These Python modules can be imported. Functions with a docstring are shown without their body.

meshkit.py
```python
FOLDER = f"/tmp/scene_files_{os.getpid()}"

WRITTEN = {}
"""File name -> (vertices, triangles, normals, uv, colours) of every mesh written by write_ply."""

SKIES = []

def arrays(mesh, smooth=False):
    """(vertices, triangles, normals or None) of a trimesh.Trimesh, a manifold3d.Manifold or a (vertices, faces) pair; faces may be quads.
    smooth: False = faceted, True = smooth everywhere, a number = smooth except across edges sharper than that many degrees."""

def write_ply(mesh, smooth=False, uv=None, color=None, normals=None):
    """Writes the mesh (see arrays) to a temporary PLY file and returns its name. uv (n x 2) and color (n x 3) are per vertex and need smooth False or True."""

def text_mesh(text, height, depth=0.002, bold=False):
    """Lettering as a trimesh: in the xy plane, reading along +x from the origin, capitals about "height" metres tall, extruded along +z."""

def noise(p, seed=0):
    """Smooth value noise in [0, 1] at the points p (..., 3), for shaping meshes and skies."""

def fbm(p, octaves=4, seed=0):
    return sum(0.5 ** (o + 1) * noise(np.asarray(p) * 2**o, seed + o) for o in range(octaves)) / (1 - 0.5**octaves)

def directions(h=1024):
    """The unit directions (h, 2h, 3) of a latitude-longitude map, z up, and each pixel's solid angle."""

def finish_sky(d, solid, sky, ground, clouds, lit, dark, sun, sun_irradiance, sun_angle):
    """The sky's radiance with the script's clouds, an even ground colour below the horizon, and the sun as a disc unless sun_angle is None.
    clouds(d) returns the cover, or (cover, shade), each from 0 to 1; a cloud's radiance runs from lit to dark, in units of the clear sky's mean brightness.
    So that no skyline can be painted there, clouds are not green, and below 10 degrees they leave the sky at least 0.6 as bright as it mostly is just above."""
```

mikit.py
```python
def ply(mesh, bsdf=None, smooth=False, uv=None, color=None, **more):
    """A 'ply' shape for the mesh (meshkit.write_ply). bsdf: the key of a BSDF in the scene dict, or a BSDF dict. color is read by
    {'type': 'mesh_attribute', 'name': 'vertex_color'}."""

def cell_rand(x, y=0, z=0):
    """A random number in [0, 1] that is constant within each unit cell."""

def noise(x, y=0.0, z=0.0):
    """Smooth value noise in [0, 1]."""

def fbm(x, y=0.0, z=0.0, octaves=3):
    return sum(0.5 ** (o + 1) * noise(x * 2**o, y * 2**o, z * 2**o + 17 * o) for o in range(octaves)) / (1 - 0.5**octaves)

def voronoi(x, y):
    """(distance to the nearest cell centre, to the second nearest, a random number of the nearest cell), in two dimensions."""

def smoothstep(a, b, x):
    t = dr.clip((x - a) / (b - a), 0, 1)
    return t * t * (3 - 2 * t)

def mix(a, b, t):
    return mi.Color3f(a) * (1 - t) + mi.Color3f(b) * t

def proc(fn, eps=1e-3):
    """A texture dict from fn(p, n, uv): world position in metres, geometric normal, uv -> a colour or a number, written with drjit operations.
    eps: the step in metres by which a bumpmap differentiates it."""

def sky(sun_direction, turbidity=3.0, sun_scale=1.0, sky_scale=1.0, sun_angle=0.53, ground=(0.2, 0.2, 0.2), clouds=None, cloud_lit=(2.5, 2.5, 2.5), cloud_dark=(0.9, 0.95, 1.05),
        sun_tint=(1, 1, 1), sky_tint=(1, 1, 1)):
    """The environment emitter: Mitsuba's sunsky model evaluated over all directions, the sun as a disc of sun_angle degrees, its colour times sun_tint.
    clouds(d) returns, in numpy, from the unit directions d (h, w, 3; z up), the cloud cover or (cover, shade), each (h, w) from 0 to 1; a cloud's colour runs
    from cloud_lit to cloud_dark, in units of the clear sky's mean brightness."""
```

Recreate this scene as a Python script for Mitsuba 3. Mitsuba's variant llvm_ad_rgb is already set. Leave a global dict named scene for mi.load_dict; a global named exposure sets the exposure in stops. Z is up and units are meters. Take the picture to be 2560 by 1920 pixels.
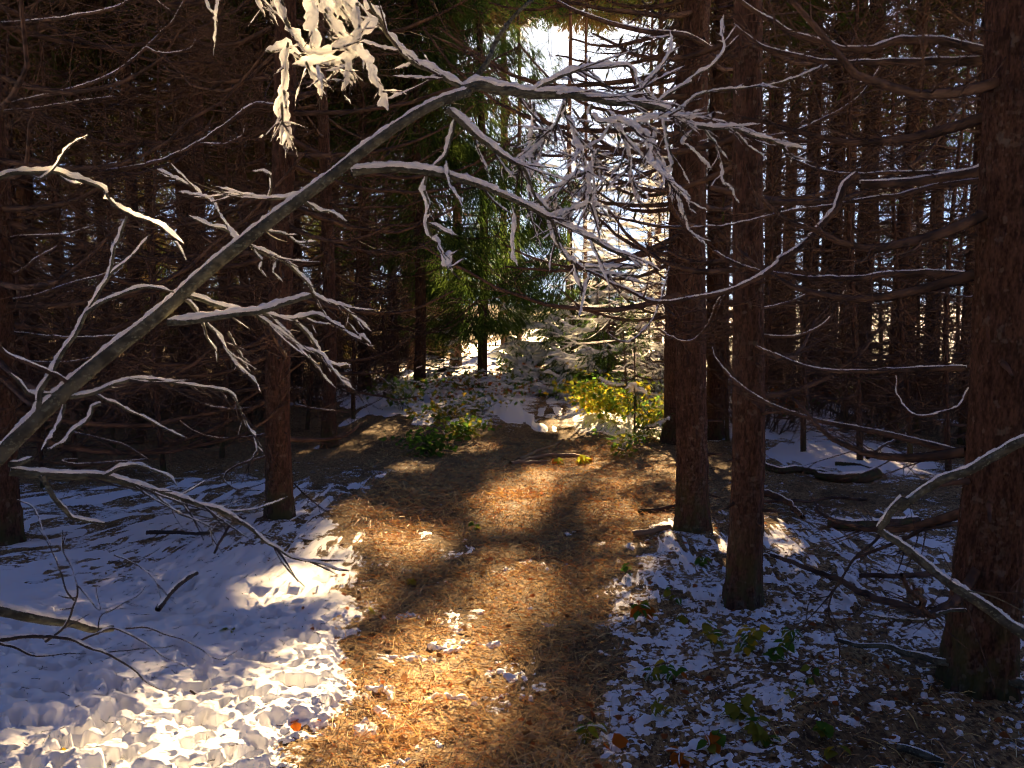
import math, numpy as np, trimesh, mitsuba as mi, mikit, meshkit
import drjit as dr
from mikit import noise as tnoise, fbm as tfbm, smoothstep as tss, mix as tmix

# ------------------------------------------------------------------ camera, sun and sky, exposure
T = mi.ScalarTransform4f
HFOV, PITCH, EYE = 62.0, 4.5, 1.6
th = math.radians(PITCH)
FWD = np.array([0, math.cos(th), -math.sin(th)]); UP = np.array([0, math.sin(th), math.cos(th)])
CAM = np.array([0, 0, EYE])
FPX = 1106.0 / math.tan(math.radians(HFOV / 2))           # focal length in the units of the measured picture (2212 x 1659)
SUN_AZ, SUN_EL = math.radians(5.0), math.radians(27.0)
SUN = np.array([math.sin(SUN_AZ) * math.cos(SUN_EL), math.cos(SUN_AZ) * math.cos(SUN_EL), math.sin(SUN_EL)])
exposure = 4.95
scene, labels = {}, {}
scene['camera'] = dict(type='perspective', fov=HFOV, fov_axis='x', near_clip=0.05, far_clip=900.0,
                       to_world=T().look_at(origin=CAM.tolist(), target=(CAM + FWD).tolist(), up=[0, 0, 1]))
def veil(d):
    """thin bright haze high up, thickest round the sun"""
    a = np.degrees(np.arccos(np.clip(d @ SUN, -1, 1))); n = meshkit.fbm(d * np.array([5, 5, 12]), 3, 4)
    return np.clip(.95 * np.exp(-(a / 17) ** 2) + .12 * np.exp(-(a / 40) ** 2) * n, 0, 1)
scene['sky'] = mikit.sky(SUN.tolist(), turbidity=3, sun_tint=(1.12, 1.0, 0.79), sky_scale=0.115, clouds=veil, cloud_lit=(6.6, 6.5, 6.3), sky_tint=(0.7, 0.9, 1.5), ground=(0.1, 0.09, 0.09))

# ------------------------------------------------------------------ helpers
def rng_of(*k): return np.random.default_rng(abs(hash(tuple(int(x) for x in k))) % (2**31))
def nz(p, seed=0, oct=3): return meshkit.fbm(np.asarray(p, float), oct, seed)
def sst(a, b, x):
    t = np.clip((np.asarray(x, float) - a) / (b - a), 0, 1); return t * t * (3 - 2 * t)
used = {}
def key_of(base):
    n = used.get(base, 0); used[base] = n + 1
    return base if n == 0 else f'{base}_{n:03d}'
def tag(k, label=None, cat=None, group=None, kind=None):
    d = labels.setdefault(k, {})
    for a, b in (('label', label), ('category', cat), ('group', group), ('kind', kind)):
        if b: d[a] = b
    return k
def put(k, mesh, bsdf, smooth=False, uv=None, **more):
    scene[k] = mikit.ply(mesh, bsdf, smooth=smooth, uv=uv, **more); return k
def part(parent, name, mesh, bsdf, smooth=False, kind=None, label=None, uv=None):
    k = key_of(parent + '__' + name); put(k, mesh, bsdf, smooth, uv)
    if kind or label: tag(k, label, None, None, kind)
    return k
def ray(px, py):
    d = FWD + (px - 1106) / FPX * np.array([1.0, 0, 0]) + (829.5 - py) / FPX * UP
    return d
def at(px, py, Y):
    d = ray(px, py); return CAM + d * (Y / d[1])
REG = {1: (0, 0), 2: (830, 0), 3: (1660, 0), 4: (0, 620), 5: (830, 620), 6: (1660, 620), 7: (0, 1245), 8: (830, 1245), 9: (1660, 1245)}
def pix(r, x, y):
    ox, oy = REG[r]; return (ox + x / 2.4578) * 0.8641, (oy + y / 2.4578) * 0.8641
def path_of(txt):
    """'1:10,20 30,40 5:1,2' -> measured points; a number before a colon sets the detail crop the next points were read in."""
    r, out = 1, []
    for w in txt.split():
        if ':' in w: a, w = w.split(':'); r = int(a)
        x, y = map(float, w.split(',')); out.append(pix(r, x, y))
    return np.array(out)
def unit(v): return v / (np.linalg.norm(v, axis=-1, keepdims=True) + 1e-12)
def catmull(P, n):
    P = np.asarray(P, float)
    if len(P) == 2: return P[0] + (P[1] - P[0]) * np.linspace(0, 1, n)[:, None]
    Q = np.vstack([2 * P[0] - P[1], P, 2 * P[-1] - P[-2]])
    s = np.r_[0, np.cumsum(np.linalg.norm(np.diff(P, axis=0), axis=1))]
    t = np.interp(np.linspace(0, s[-1], n), s, np.arange(len(P)))
    i = np.clip(t.astype(int), 0, len(P) - 2); f = (t - i)[:, None]
    a, b, c, d = Q[i], Q[i + 1], Q[i + 2], Q[i + 3]
    return 0.5 * (2 * b + (c - a) * f + (2 * a - 5 * b + 4 * c - d) * f**2 + (3 * b - a - 3 * c + d) * f**3)
def tubes(P, R, sides=4, R2=None, up=False):
    """N polylines P (N,K,3) with radii R (N,K) as one mesh; R2: half-height where the section is an ellipse standing up."""
    P = np.asarray(P, float); R = np.broadcast_to(R, P.shape[:2]); N, K = P.shape[:2]
    t = unit(np.gradient(P, axis=1))
    if up: a = np.cross(t, [0, 0, 1.0]); a = np.where(np.linalg.norm(a, axis=-1, keepdims=True) < .15, np.cross(t, [1.0, 0.1, 0]), a)
    else:
        m = unit(t.mean(1, keepdims=True)); ref = np.where(np.abs(m[..., 2:]) < .8, [0, 0, 1.0], [1.0, 0.2, 0]); a = np.cross(t, ref)
    a = unit(a); b = np.cross(a, t)
    g = np.arange(sides) * 2 * np.pi / sides
    Rb = R if R2 is None else np.broadcast_to(R2, P.shape[:2])
    V = P[:, :, None] + R[..., None, None] * np.cos(g)[:, None] * a[:, :, None] + Rb[..., None, None] * np.sin(g)[:, None] * b[:, :, None]
    i, j = np.meshgrid(np.arange(K - 1), np.arange(sides), indexing='ij')
    q = np.stack([i * sides + j, i * sides + (j + 1) % sides, (i + 1) * sides + (j + 1) % sides, (i + 1) * sides + j], -1).reshape(-1, 4)
    f = np.vstack([q[:, [0, 1, 2]], q[:, [0, 2, 3]]])
    F = (f[None] + (np.arange(N) * K * sides)[:, None, None]).reshape(-1, 3)
    return V.reshape(-1, 3), F
def join(ms):
    ms = [m for m in ms if m is not None and len(m[0])]
    if not ms: return None
    o = np.cumsum([0] + [len(m[0]) for m in ms])
    return np.vstack([m[0] for m in ms]), np.vstack([m[1] + a for m, a in zip(ms, o)])
def inst(name, group, mat): scene[name] = dict(type='instance', shapes=dict(type='ref', id=group), to_world=mat)

# ------------------------------------------------------------------ materials
def principled(color, rough=0.9, spec=0.3, bump=None, scale=0.004, two=True):
    b = dict(type='principled', base_color=color if isinstance(color, dict) else dict(type='rgb', value=list(color)), roughness=rough, specular=spec)
    if bump is not None: b = dict(type='bumpmap', arbitrary=bump, scale=scale, bsdf=b)
    return dict(type='twosided', bsdf=b) if two else b
def m_bark(c0, c1, c2):
    def f(p, n, uv):
        plates = tfbm(p.x * 80, p.y * 80, p.z * 15, 3) * .6 + tfbm(p.x * 160, p.y * 160, p.z * 60, 2) * .4; big = tfbm(p.x * 9 + 3, p.y * 9, p.z * 3, 2); lichen = tfbm(p.x * 55, p.y * 55 + 7, p.z * 55, 2)
        c = tmix(c0, c1, tss(.28, .72, plates)); c = tmix(c, c2, tss(.5, .75, big) * tss(.5, .7, lichen) * .35)
        moss = tss(.55, .05, p.z) * tss(.35, .65, tfbm(p.x * 21, p.y * 21, p.z * 13, 3)); c = tmix(c, (.05, .058, .02), moss * .8)
        return tmix(c, (.2, .2, .16), tss(.64, .76, tfbm(p.x * 30 + 9, p.y * 30, p.z * 24, 3)) * .3)
    return mikit.proc(f)
def m_beech(p, n, uv):
    a = tfbm(p.x * 30, p.y * 30, p.z * 30, 3); b = tfbm(p.x * 110 + 5, p.y * 110, p.z * 110, 2)
    c = tmix((.035, .034, .022), (.095, .09, .06), tss(.35, .65, a)); return tmix(c, (.17, .19, .13), tss(.6, .72, b) * .6)
def m_twig(p, n, uv):
    a = tfbm(p.x * 14, p.y * 14, p.z * 14, 2); return tmix((.035, .019, .013), (.11, .062, .04), tss(.3, .7, a))
def m_litter(p, n, uv):
    a = tfbm(p.x * 3.1, p.y * 3.1, 0, 3); b = tfbm(p.x * 60, p.y * 60, p.z * 60, 3); c = tfbm(p.x * 170, p.y * 45, 2, 2)
    col = tmix((.06, .035, .017), (.29, .175, .072), tss(.3, .7, b)); col = tmix(col, (.5, .34, .15), tss(.56, .74, c) * .6)
    col = tmix(col, (.04, .024, .014), tss(.5, .72, a) * .5)
    # a dusting of old snow: uv.x carries how much lies there
    s = tfbm(p.x * 9 + 4, p.y * 9, 0, 3) * .5 + tfbm(p.x * 60, p.y * 60, 1, 3) * .5
    k = tss(.0, .07, uv.x * .67 - (1 - s) + .05) * tss(.01, .06, uv.x)
    return tmix(col, (.8, .81, .83), k * .93)
scene['mat_bark'] = principled(m_bark((.026, .012, .008), (.092, .047, .032), (.15, .13, .1)), .92, .25, mikit.proc(lambda p, n, uv: tfbm(p.x * 60, p.y * 60, p.z * 16, 3), 2e-3), .012)
scene['mat_beech'] = principled(mikit.proc(m_beech), .75, .4)
scene['mat_twig'] = principled(mikit.proc(m_twig), .8, .4)
scene['mat_root'] = principled((.24, .15, .085), .6, .5, mikit.proc(lambda p, n, uv: tfbm(p.x * 70, p.y * 70, p.z * 70, 2), 2e-3), .006)
scene['mat_dark_twig'] = principled((.035, .024, .02), .7, .4)
scene['mat_litter'] = principled(mikit.proc(m_litter), .9, .3, mikit.proc(lambda p, n, uv: tfbm(p.x * 75, p.y * 75, 0, 3), 2e-3), .012)
scene['mat_snow'] = principled((.86, .865, .875), .62, .35, mikit.proc(lambda p, n, uv: tfbm(p.x * 110, p.y * 110, p.z * 110, 3), 8e-4), .006)
def thin(c, trans, rough=.6, spec=.4): return dict(type='principledthin', base_color=c if isinstance(c, dict) else dict(type='rgb', value=list(c)), diff_trans=trans, roughness=rough, eta=1.4, spec_trans=0.0)
scene['mat_snow_branch'] = thin((.88, .885, .9), .22)
scene['mat_snow_hanging'] = thin((.94, .94, .93), 1.1)
def m_needle(p, n, uv):
    a = tfbm(p.x * 3, p.y * 3, p.z * 3, 2); return tmix((.034, .07, .016), (.1, .15, .032), tss(.3, .7, a))
scene['mat_needle'] = thin(mikit.proc(m_needle), 0.9)
def m_needle_brown(p, n, uv):
    a = tfbm(p.x * 1.3, p.y * 1.3, p.z * 1.3, 2); return tmix((.075, .05, .02), (.045, .06, .016), tss(.4, .62, a))
scene['mat_needle_old'] = thin(mikit.proc(m_needle_brown), 0.8)
for nme, c in dict(straw=(.72, .52, .19), rust=(.56, .24, .06), brown=(.36, .22, .09)).items():
    scene['mat_needle_' + nme] = dict(type='twosided', bsdf=dict(type='principled', base_color=dict(type='rgb', value=list(c)), roughness=.36, specular=.8))
for nme, c in dict(yellow=(.52, .36, .03), green=(.09, .19, .03), orange=(.5, .14, .02), olive=(.24, .24, .035), lime=(.4, .45, .05), brown=(.13, .065, .03), tan=(.4, .27, .13), rust=(.3, .1, .035)).items():
    scene['mat_leaf_' + nme] = thin(c, 1.0, .5)

# ------------------------------------------------------------------ the lie of the land
def path_x(y): return np.interp(y, [-30, 2, 3, 3.6, 4.8, 5.7, 7.1, 8, 9.3, 12, 15, 18, 24, 60], [-1.2, -.28, -.2, -.15, -.11, -.05, -.0, .19, .55, .38, .72, .75, 1.5, 6])
def path_w(y): return np.interp(y, [-30, 2.5, 3.6, 4.8, 5.7, 7.1, 8, 9.3, 12, 15, 24], [.6, .43, .47, .61, .74, 1.15, 1.05, .75, .52, .45, .6])
def height(x, y):
    x = np.asarray(x, float); y = np.asarray(y, float); p = np.stack([x, y, 0 * x], -1)
    h = .16 * (nz(p * .45, 3) - .5) * (1 - .85 * sst(8, 10, y) * sst(21, 17, y) * sst(5, 2.5, np.abs(x))) + .03 * np.clip(y - 9.5, 0, 9) + .07 * (nz(p * 1.6 + 9, 5) - .5)
    d = np.abs(x - path_x(y)); h = h - .05 * (1 - sst(.5 * path_w(y), 1.5 * path_w(y), d))
    h = h + .09 * sst(.7, 2.2, -(x - path_x(y))) * sst(7.5, 4.5, y)
    h = h + .10 * np.exp(-(((x - 3.6) / 1.3) ** 2 + ((y - 9.2) / 1.5) ** 2))
    h = h + .08 * np.exp(-(((x + 1.9) / 1.7) ** 2 + ((y - 16.2) / 2.3) ** 2))
    return h + .02 * np.maximum(np.hypot(x, y - 10) - 22, 0)
def hit(px, py):
    d = ray(px, py); t = 3.0
    for _ in range(60):
        p = CAM + d * t; t -= (p[2] - float(height(p[0], p[1]))) / (d[2] - .03) * -0.7 * -1
    p = CAM + d * t; p[2] = float(height(p[0], p[1])); return p

# where the sun comes through: places on the ground (picture ellipses), kept as sun rays
LIT = []
def lit_ground(cx, cy, rx, ry):
    c = hit(cx, cy); e = hit(cx + rx, cy); n = hit(cx, min(cy + ry, 1655)); f = hit(cx, max(cy - ry, 770))
    LIT.append(((c[0], (n[1] + f[1]) / 2, c[2]), max(abs(e[0] - c[0]), .05), max((f[1] - n[1]) / 2, .06)))
for e in ((1156, 1035, 95, 24), (1121, 1098, 75, 26), (931, 1094, 60, 18), (784, 1105, 65, 14), (981, 1217, 105, 62), (1060, 1293, 140, 42), (1156, 1234, 60, 30), (1055, 1400, 150, 60),
          (893, 1427, 70, 30), (805, 1497, 85, 26), (822, 1543, 60, 26), (963, 1508, 95, 24), (910, 1638, 120, 30), (1110, 1470, 90, 26), (1227, 1613, 45, 20), (1350, 1181, 45, 20),
          (1437, 1178, 30, 12), (1315, 1287, 28, 26), (633, 1280, 90, 22), (773, 1308, 28, 32), (655, 1455, 85, 26), (690, 1560, 100, 30), (270, 1620, 190, 34), (560, 1640, 90, 20),
          (53, 1638, 60, 20), (860, 1080, 40, 12), (1180, 915, 45, 5), (1215, 890, 40, 3), (1821, 990, 60, 14), (1962, 1007, 60, 18), (1856, 1111, 40, 14), (1330, 930, 100, 22), (1290, 1060, 60, 14), (760, 1240, 60, 12),
          (400, 1500, 60, 10), (120, 1480, 60, 8), (1500, 1090, 25, 12), (700, 1180, 50, 8)):
    lit_ground(*e)
LIT += [((-1.35, 2.9, 0.), .4, .2), ((-.78, 3.25, 0.), .2, .22), ((-.95, 3.76, 0.), .2, .24), ((-1.75, 3.6, 0.), .12, .2)]
N_LIT = len(LIT)
for e in ((960, 1135, 95, 13), (1120, 1190, 75, 32), (1190, 1225, 60, 26), (1245, 1330, 42, 95), (1240, 1460, 50, 80), (850, 1365, 85, 18), (1180, 1062, 110, 8), (1240, 1085, 70, 16), (1010, 1062, 70, 9), (1140, 1560, 110, 26), (1010, 1300, 22, 60), (930, 1460, 60, 10), (1040, 1345, 120, 8), (850, 1070, 60, 8), (1090, 1000, 90, 8), (1140, 960, 120, 10), (1090, 878, 125, 42), (1000, 850, 120, 30), (480, 1430, 130, 45), (440, 1545, 50, 18)):
    lit_ground(*e)
DARK = LIT[N_LIT:]; del LIT[N_LIT:]
def lit_point(px, py, Y, r):
    p = at(px, py, Y); LIT.append(((p[0], p[1], p[2]), r, r * 1.6))
LITA = None
def lit(p, grow=0.0):
    """1 where a thing at p would stand between the sun and one of those places."""
    global LITA
    if LITA is None:
        LITA = [(np.array([c[0] - SUN[0] / SUN[2] * c[2], c[1] - SUN[1] / SUN[2] * c[2]]), rx, ry, c[2]) for c, rx, ry in LIT + DARK]
    p = np.asarray(p, float); q = p[..., :2] - SUN[:2] / SUN[2] * p[..., 2:]
    out = np.zeros(p.shape[:-1])
    dark = np.zeros(p.shape[:-1])
    for i, (c, rx, ry, z) in enumerate(LITA):
        if i >= len(LIT): dark = np.maximum(dark, sst(1.15, .8, np.hypot((q[..., 0] - c[0]) / rx, (q[..., 1] - c[1]) / ry))); continue
        r = np.hypot((q[..., 0] - c[0]) / (rx + grow), (q[..., 1] - c[1]) / (ry + grow * 1.8))
        out = np.maximum(out, np.where(p[..., 2] > z + .05, sst(1.15, .8, r), 0))
    dark = np.maximum(dark, .95 * sst(.555, .62, nz(np.stack([q[..., 0] * 2.7, q[..., 1] * 1.5, 0 * q[..., 0]], -1), 55, 2)) * sst(5.2, 5.6, q[..., 1] + 1.2 * (q[..., 0] > -.75)) * sst(10, 9, q[..., 1]))
    return out * (1 - dark)
for a in ((620, 150, 3.2, .14), (616, 270, 3.2, .12), (690, 40, 3.2, .25), (760, 20, 3.2, .2), (830, 120, 3.2, .1), (60, 375, 2.5, .1), (180, 395, 2.5, .12), (260, 440, 2.5, .12), (330, 480, 2.5, .12),
          (395, 540, 2.5, .1), (180, 300, 2.5, .08), (310, 690, 2.75, .1), (370, 645, 2.8, .1), (430, 590, 2.85, .1), (470, 690, 2.9, .1), (520, 560, 2.9, .06), (780, 735, 3.3, .1), (700, 750, 3.3, .1), (640, 690, 3.2, .08),
          (1300, 880, 12, .5), (1360, 890, 11.5, .6), (1345, 770, 12.5, .6), (1400, 810, 11, .5), (1130, 700, 17, .5), (1200, 640, 18, .7), (1060, 400, 17, .28), (1000, 300, 17, .22), (1110, 250, 17, .25), (960, 180, 16, .2), (1040, 600, 17.5, .5), (1100, 500, 17, .45), (980, 560, 17, .5), (1130, 690, 17, .4), (1080, 650, 17, .4), (920, 520, 16, .4), (1330, 900, 11.5, .75), (1340, 600, 14, .5), (1400, 520, 14, .5), (1300, 500, 16, .55), (1385, 700, 13.5, .5), (1250, 560, 18, .6), (1330, 380, 16, .5), (1420, 380, 14, .4)):
    lit_point(*a)

# ------------------------------------------------------------------ ground, path, snow
def axis(*seg):
    out = [seg[0]]
    for end, step in zip(seg[1::2], seg[2::2]):
        n = max(1, int(round(abs(end - out[-1]) / step))); out += list(np.linspace(out[-1], end, n + 1)[1:])
    return np.array(out)
def grow(a, b, s0, s1):
    out, s = [a], s0
    k = 1.12 if abs(b - a) > 5 else 1.03
    while abs(out[-1] - b) > s: out.append(out[-1] + math.copysign(s, b - a)); s = min(s * k, s1)
    return out[1:] + [b]
def sheet(xs, ys, zf, uvf=None):
    X, Y = np.meshgrid(xs, ys); Z = zf(X, Y); nx, ny = len(xs), len(ys)
    i, j = np.meshgrid(np.arange(ny - 1), np.arange(nx - 1), indexing='ij'); a = i * nx + j
    F = np.stack([a, a + 1, a + nx + 1, a + nx], -1).reshape(-1, 4)
    V = np.stack([X, Y, Z], -1).reshape(-1, 3)
    return V, np.vstack([F[:, [0, 1, 2]], F[:, [0, 2, 3]]]), (None if uvf is None else uvf(X, Y).reshape(-1, 2))
SPOTS = []
for e in ((1150, 1033, 75, 12), (1125, 1095, 60, 16), (930, 1092, 45, 10), (985, 1200, 80, 35), (1075, 1300, 50, 8), (893, 1427, 60, 22), (805, 1497, 80, 18), (960, 1508, 80, 14), (822, 1543, 60, 12), (1080, 1455, 60, 10), (1060, 1395, 45, 9), (900, 1640, 60, 8), (1350, 1180, 40, 14), (875, 1330, 60, 14), (1230, 1508, 14, 6), (1130, 1110, 15, 8), (990, 1590, 30, 6)):
    c_ = hit(e[0], e[1]); r_ = hit(e[0] + e[2], e[1]); f_ = hit(e[0], max(e[1] - e[3], 800)); SPOTS.append((c_[0], c_[1], abs(r_[0] - c_[0]), abs(f_[1] - c_[1])))
def cover(x, y):
    """How much snow lies: 0 bare litter, 1 deep."""
    p = np.stack([.83 * x + .56 * y, .83 * y - .56 * x, 0 * x], -1); d = x - path_x(y); w = path_w(y); n = nz(p * 2.3 + 3, 8) - .5; n2 = (nz(p * 9, 9) - .5) * sst(12, 8, y)
    left = sst(.6, 1.7, -d / w + n * .55 + n2 * .7) * sst(7.4, 4.9, y + n * 2.4 + np.maximum(-x - 1.2, 0) * .35)
    dust = np.where(d < 0, .66, .45) * sst(1.0, 1.5, np.abs(d) / w + n * .4) * sst(11.5, 7, y + n * 2)
    right = .62 * sst(.85, 1.25, d / w + n * .4 + n2 * .4) * sst(9.0, 6.0, y) * (1 - .75 * np.exp(-(((x - 2.0) / .75) ** 2 + ((y - 2.9) / .8) ** 2)))
    mound = 1.0 * np.exp(-(((x - 3.7) / 1.5) ** 2 + ((y - 9.3) / 2.0) ** 2) * 1.2)
    far = .97 * sst(11.2, 12.6, y + n * 1.5 + .6 * d) * sst(7, 2.5, np.abs(x - .6 - .12 * (y - 15)))
    far = far * (1 - .5 * np.exp(-(d / (.7 * w)) ** 2) * sst(.3, .55, nz(p * 4, 62)))
    field = sst(22, 26, y + n * 3) * sst(0, 5, x - .05 * y)
    behind = .7 * sst(2.2, 1.0, y)
    mid_l = 1.0 * np.exp(-(((x + .8) / 1.5) ** 2 + ((y - 15.2) / 2.6) ** 2) * .7)
    spots = .62 * sst(.58, .7, nz(p * 5.2 + 31, 12)) * sst(8.5, 6.5, y) * sst(1.2, .9, np.abs(d) / w)
    for sx_, sy_, rx_, ry_ in SPOTS: spots = np.maximum(spots, .82 * np.exp(-(((x - sx_) / rx_) ** 2 + ((y - sy_) / ry_) ** 2)) * sst(.36, .6, nz(p * 13, 61)))
    return np.clip(np.maximum.reduce([left, dust, right, mound, far, field, behind, mid_l, spots]), 0, 1)
xs = np.array(sorted(set(np.round(grow(-2.6, -260, .03, 12)[::-1] + list(axis(-2.6, 2.6, .022)) + grow(2.6, 260, .03, 12), 4))))
ys = np.array(sorted(set(np.round(grow(2.2, -120, .06, 10)[::-1] + list(axis(2.2, 5.0, .02)) + grow(5.0, 300, .022, 12), 4))))
def litter_relief(x, y):
    p = np.stack([x, y, 0 * x], -1); return (.03 * (nz(p * 14, 21) - .5) + .014 * (nz(p * 37, 23, 2) - .5)) * sst(12, 6, y) + .02 * (nz(p * 5, 22) - .5) * sst(14, 8, y)
gv, gf, guv = sheet(xs, ys, lambda x, y: height(x, y) + litter_relief(x, y), lambda x, y: np.stack([cover(x, y), 0 * x], -1))
put('ground', (gv, gf), 'mat_litter', True, guv); tag('ground', 'brown needle covered forest floor, dusted with snow', 'ground', kind='structure')
yp = np.array(grow(2.2, 30, .014, .3)); sp = np.linspace(-1, 1, 86)
S_, Y_ = np.meshgrid(sp, yp); X_ = path_x(Y_) + S_ * path_w(Y_) * (.8 + .12 * np.sin(Y_ * 2.1 + S_))
Z_ = height(X_, Y_) + litter_relief(X_, Y_) + .004 + .006 * (nz(np.stack([X_, Y_, 0 * X_], -1) * 20, 24) - .5) - .012 * np.abs(S_) ** 6
a_ = (np.arange(len(yp) - 1)[:, None] * 86 + np.arange(85)[None]).reshape(-1)
fq = np.stack([a_, a_ + 1, a_ + 87, a_ + 86], -1)
put('path', (np.stack([X_, Y_, Z_], -1).reshape(-1, 3), np.vstack([fq[:, [0, 1, 2]], fq[:, [0, 2, 3]]])), 'mat_litter', True, np.stack([cover(X_, Y_) * .75, 0 * X_], -1).reshape(-1, 2))
tag('path', 'narrow footpath of brown needles running into the wood', 'path', kind='structure')
def snow_top(x, y):
    p = np.stack([.83 * x + .56 * y, .83 * y - .56 * x, 0 * x], -1); c = cover(x, y); d = x - path_x(y)
    near = sst(5.2, 3.2, y) * sst(0, .9, -d)
    bill = np.abs(nz(p * 5.5 + 2, 31, 2) - .5) * 2; bill2 = np.abs(nz(p * 13 + 5, 32, 2) - .5) * 2
    lump = .048 * bill ** .75 * near * sst(.3, .55, nz(p * 1.3, 33)) + .024 * bill2 ** .75 * sst(4.8, 3.2, y) * near + .03 * (nz(p * 7.5, 38, 2) - .5)
    fine = (.028 * (nz(p * 26, 34) - .5) + .02 * (nz(p * 60, 35, 2) - .5)) * sst(10, 5, y)
    deep = sst(.8, 1.0, c)
    holes = sst(.6, .72, nz(p * 11 + 8, 36)) * .08 * sst(.0, .6, near) + sst(.66, .74, nz(p * 16 + 3, 39)) * .05 * sst(9, 6, y)
    t = -.02 + .014 * c * deep + .038 * c + lump * sst(.7, 1., c) ** 2 + .012 * (nz(p * 42, 63, 2) - .5) * near + fine * (1 - .68 * deep) * 1.3 - holes * deep + .03 * (nz(p * 4, 37) - .5) * deep + .14 * (nz(p * 2.6, 41) - .5) * sst(9, 12, y) * sst(26, 20, y)
    t = t - .018 * (1 - deep) * (1 - c) + .03 * (nz(p * 9, 40, 2) - .5) * (1 - deep)
    return height(x, y) + litter_relief(x, y) * (1 - deep) + np.where(c < .03, -.06, t)
xs2 = np.array(sorted(set(np.round(grow(-2.4, -60, .02, 6)[::-1] + list(axis(-2.4, 2.4, .0105)) + grow(2.4, 120, .02, 6), 4))))
ys2 = np.array(sorted(set(np.round(grow(2.3, -30, .06, 5)[::-1] + list(axis(2.3, 4.4, .0105)) + grow(4.4, 200, .0125, 6), 4))))
def bumps(Z, B):
    for bx, by, br, bh in B:
        i0, i1 = np.searchsorted(xs2, [bx - br, bx + br]); j0, j1 = np.searchsorted(ys2, [by - br, by + br])
        if i1 > i0 and j1 > j0:
            X, Y = np.meshgrid(xs2[i0:i1], ys2[j0:j1]); d2 = ((X - bx) ** 2 + (Y - by) ** 2) / br**2; dome = bh * np.sqrt(np.maximum(1 - d2, 0)) * (1 - .35 * np.clip(d2, 0, 1))
            Z[j0:j1, i0:i1] = np.maximum(Z[j0:j1, i0:i1], .35 * Z[j0:j1, i0:i1] + .65 * np.max(np.where(d2 < .3, Z[j0:j1, i0:i1], -9)) + dome) if bh > 0 and d2.min() < .3 else Z[j0:j1, i0:i1]
    return Z
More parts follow.
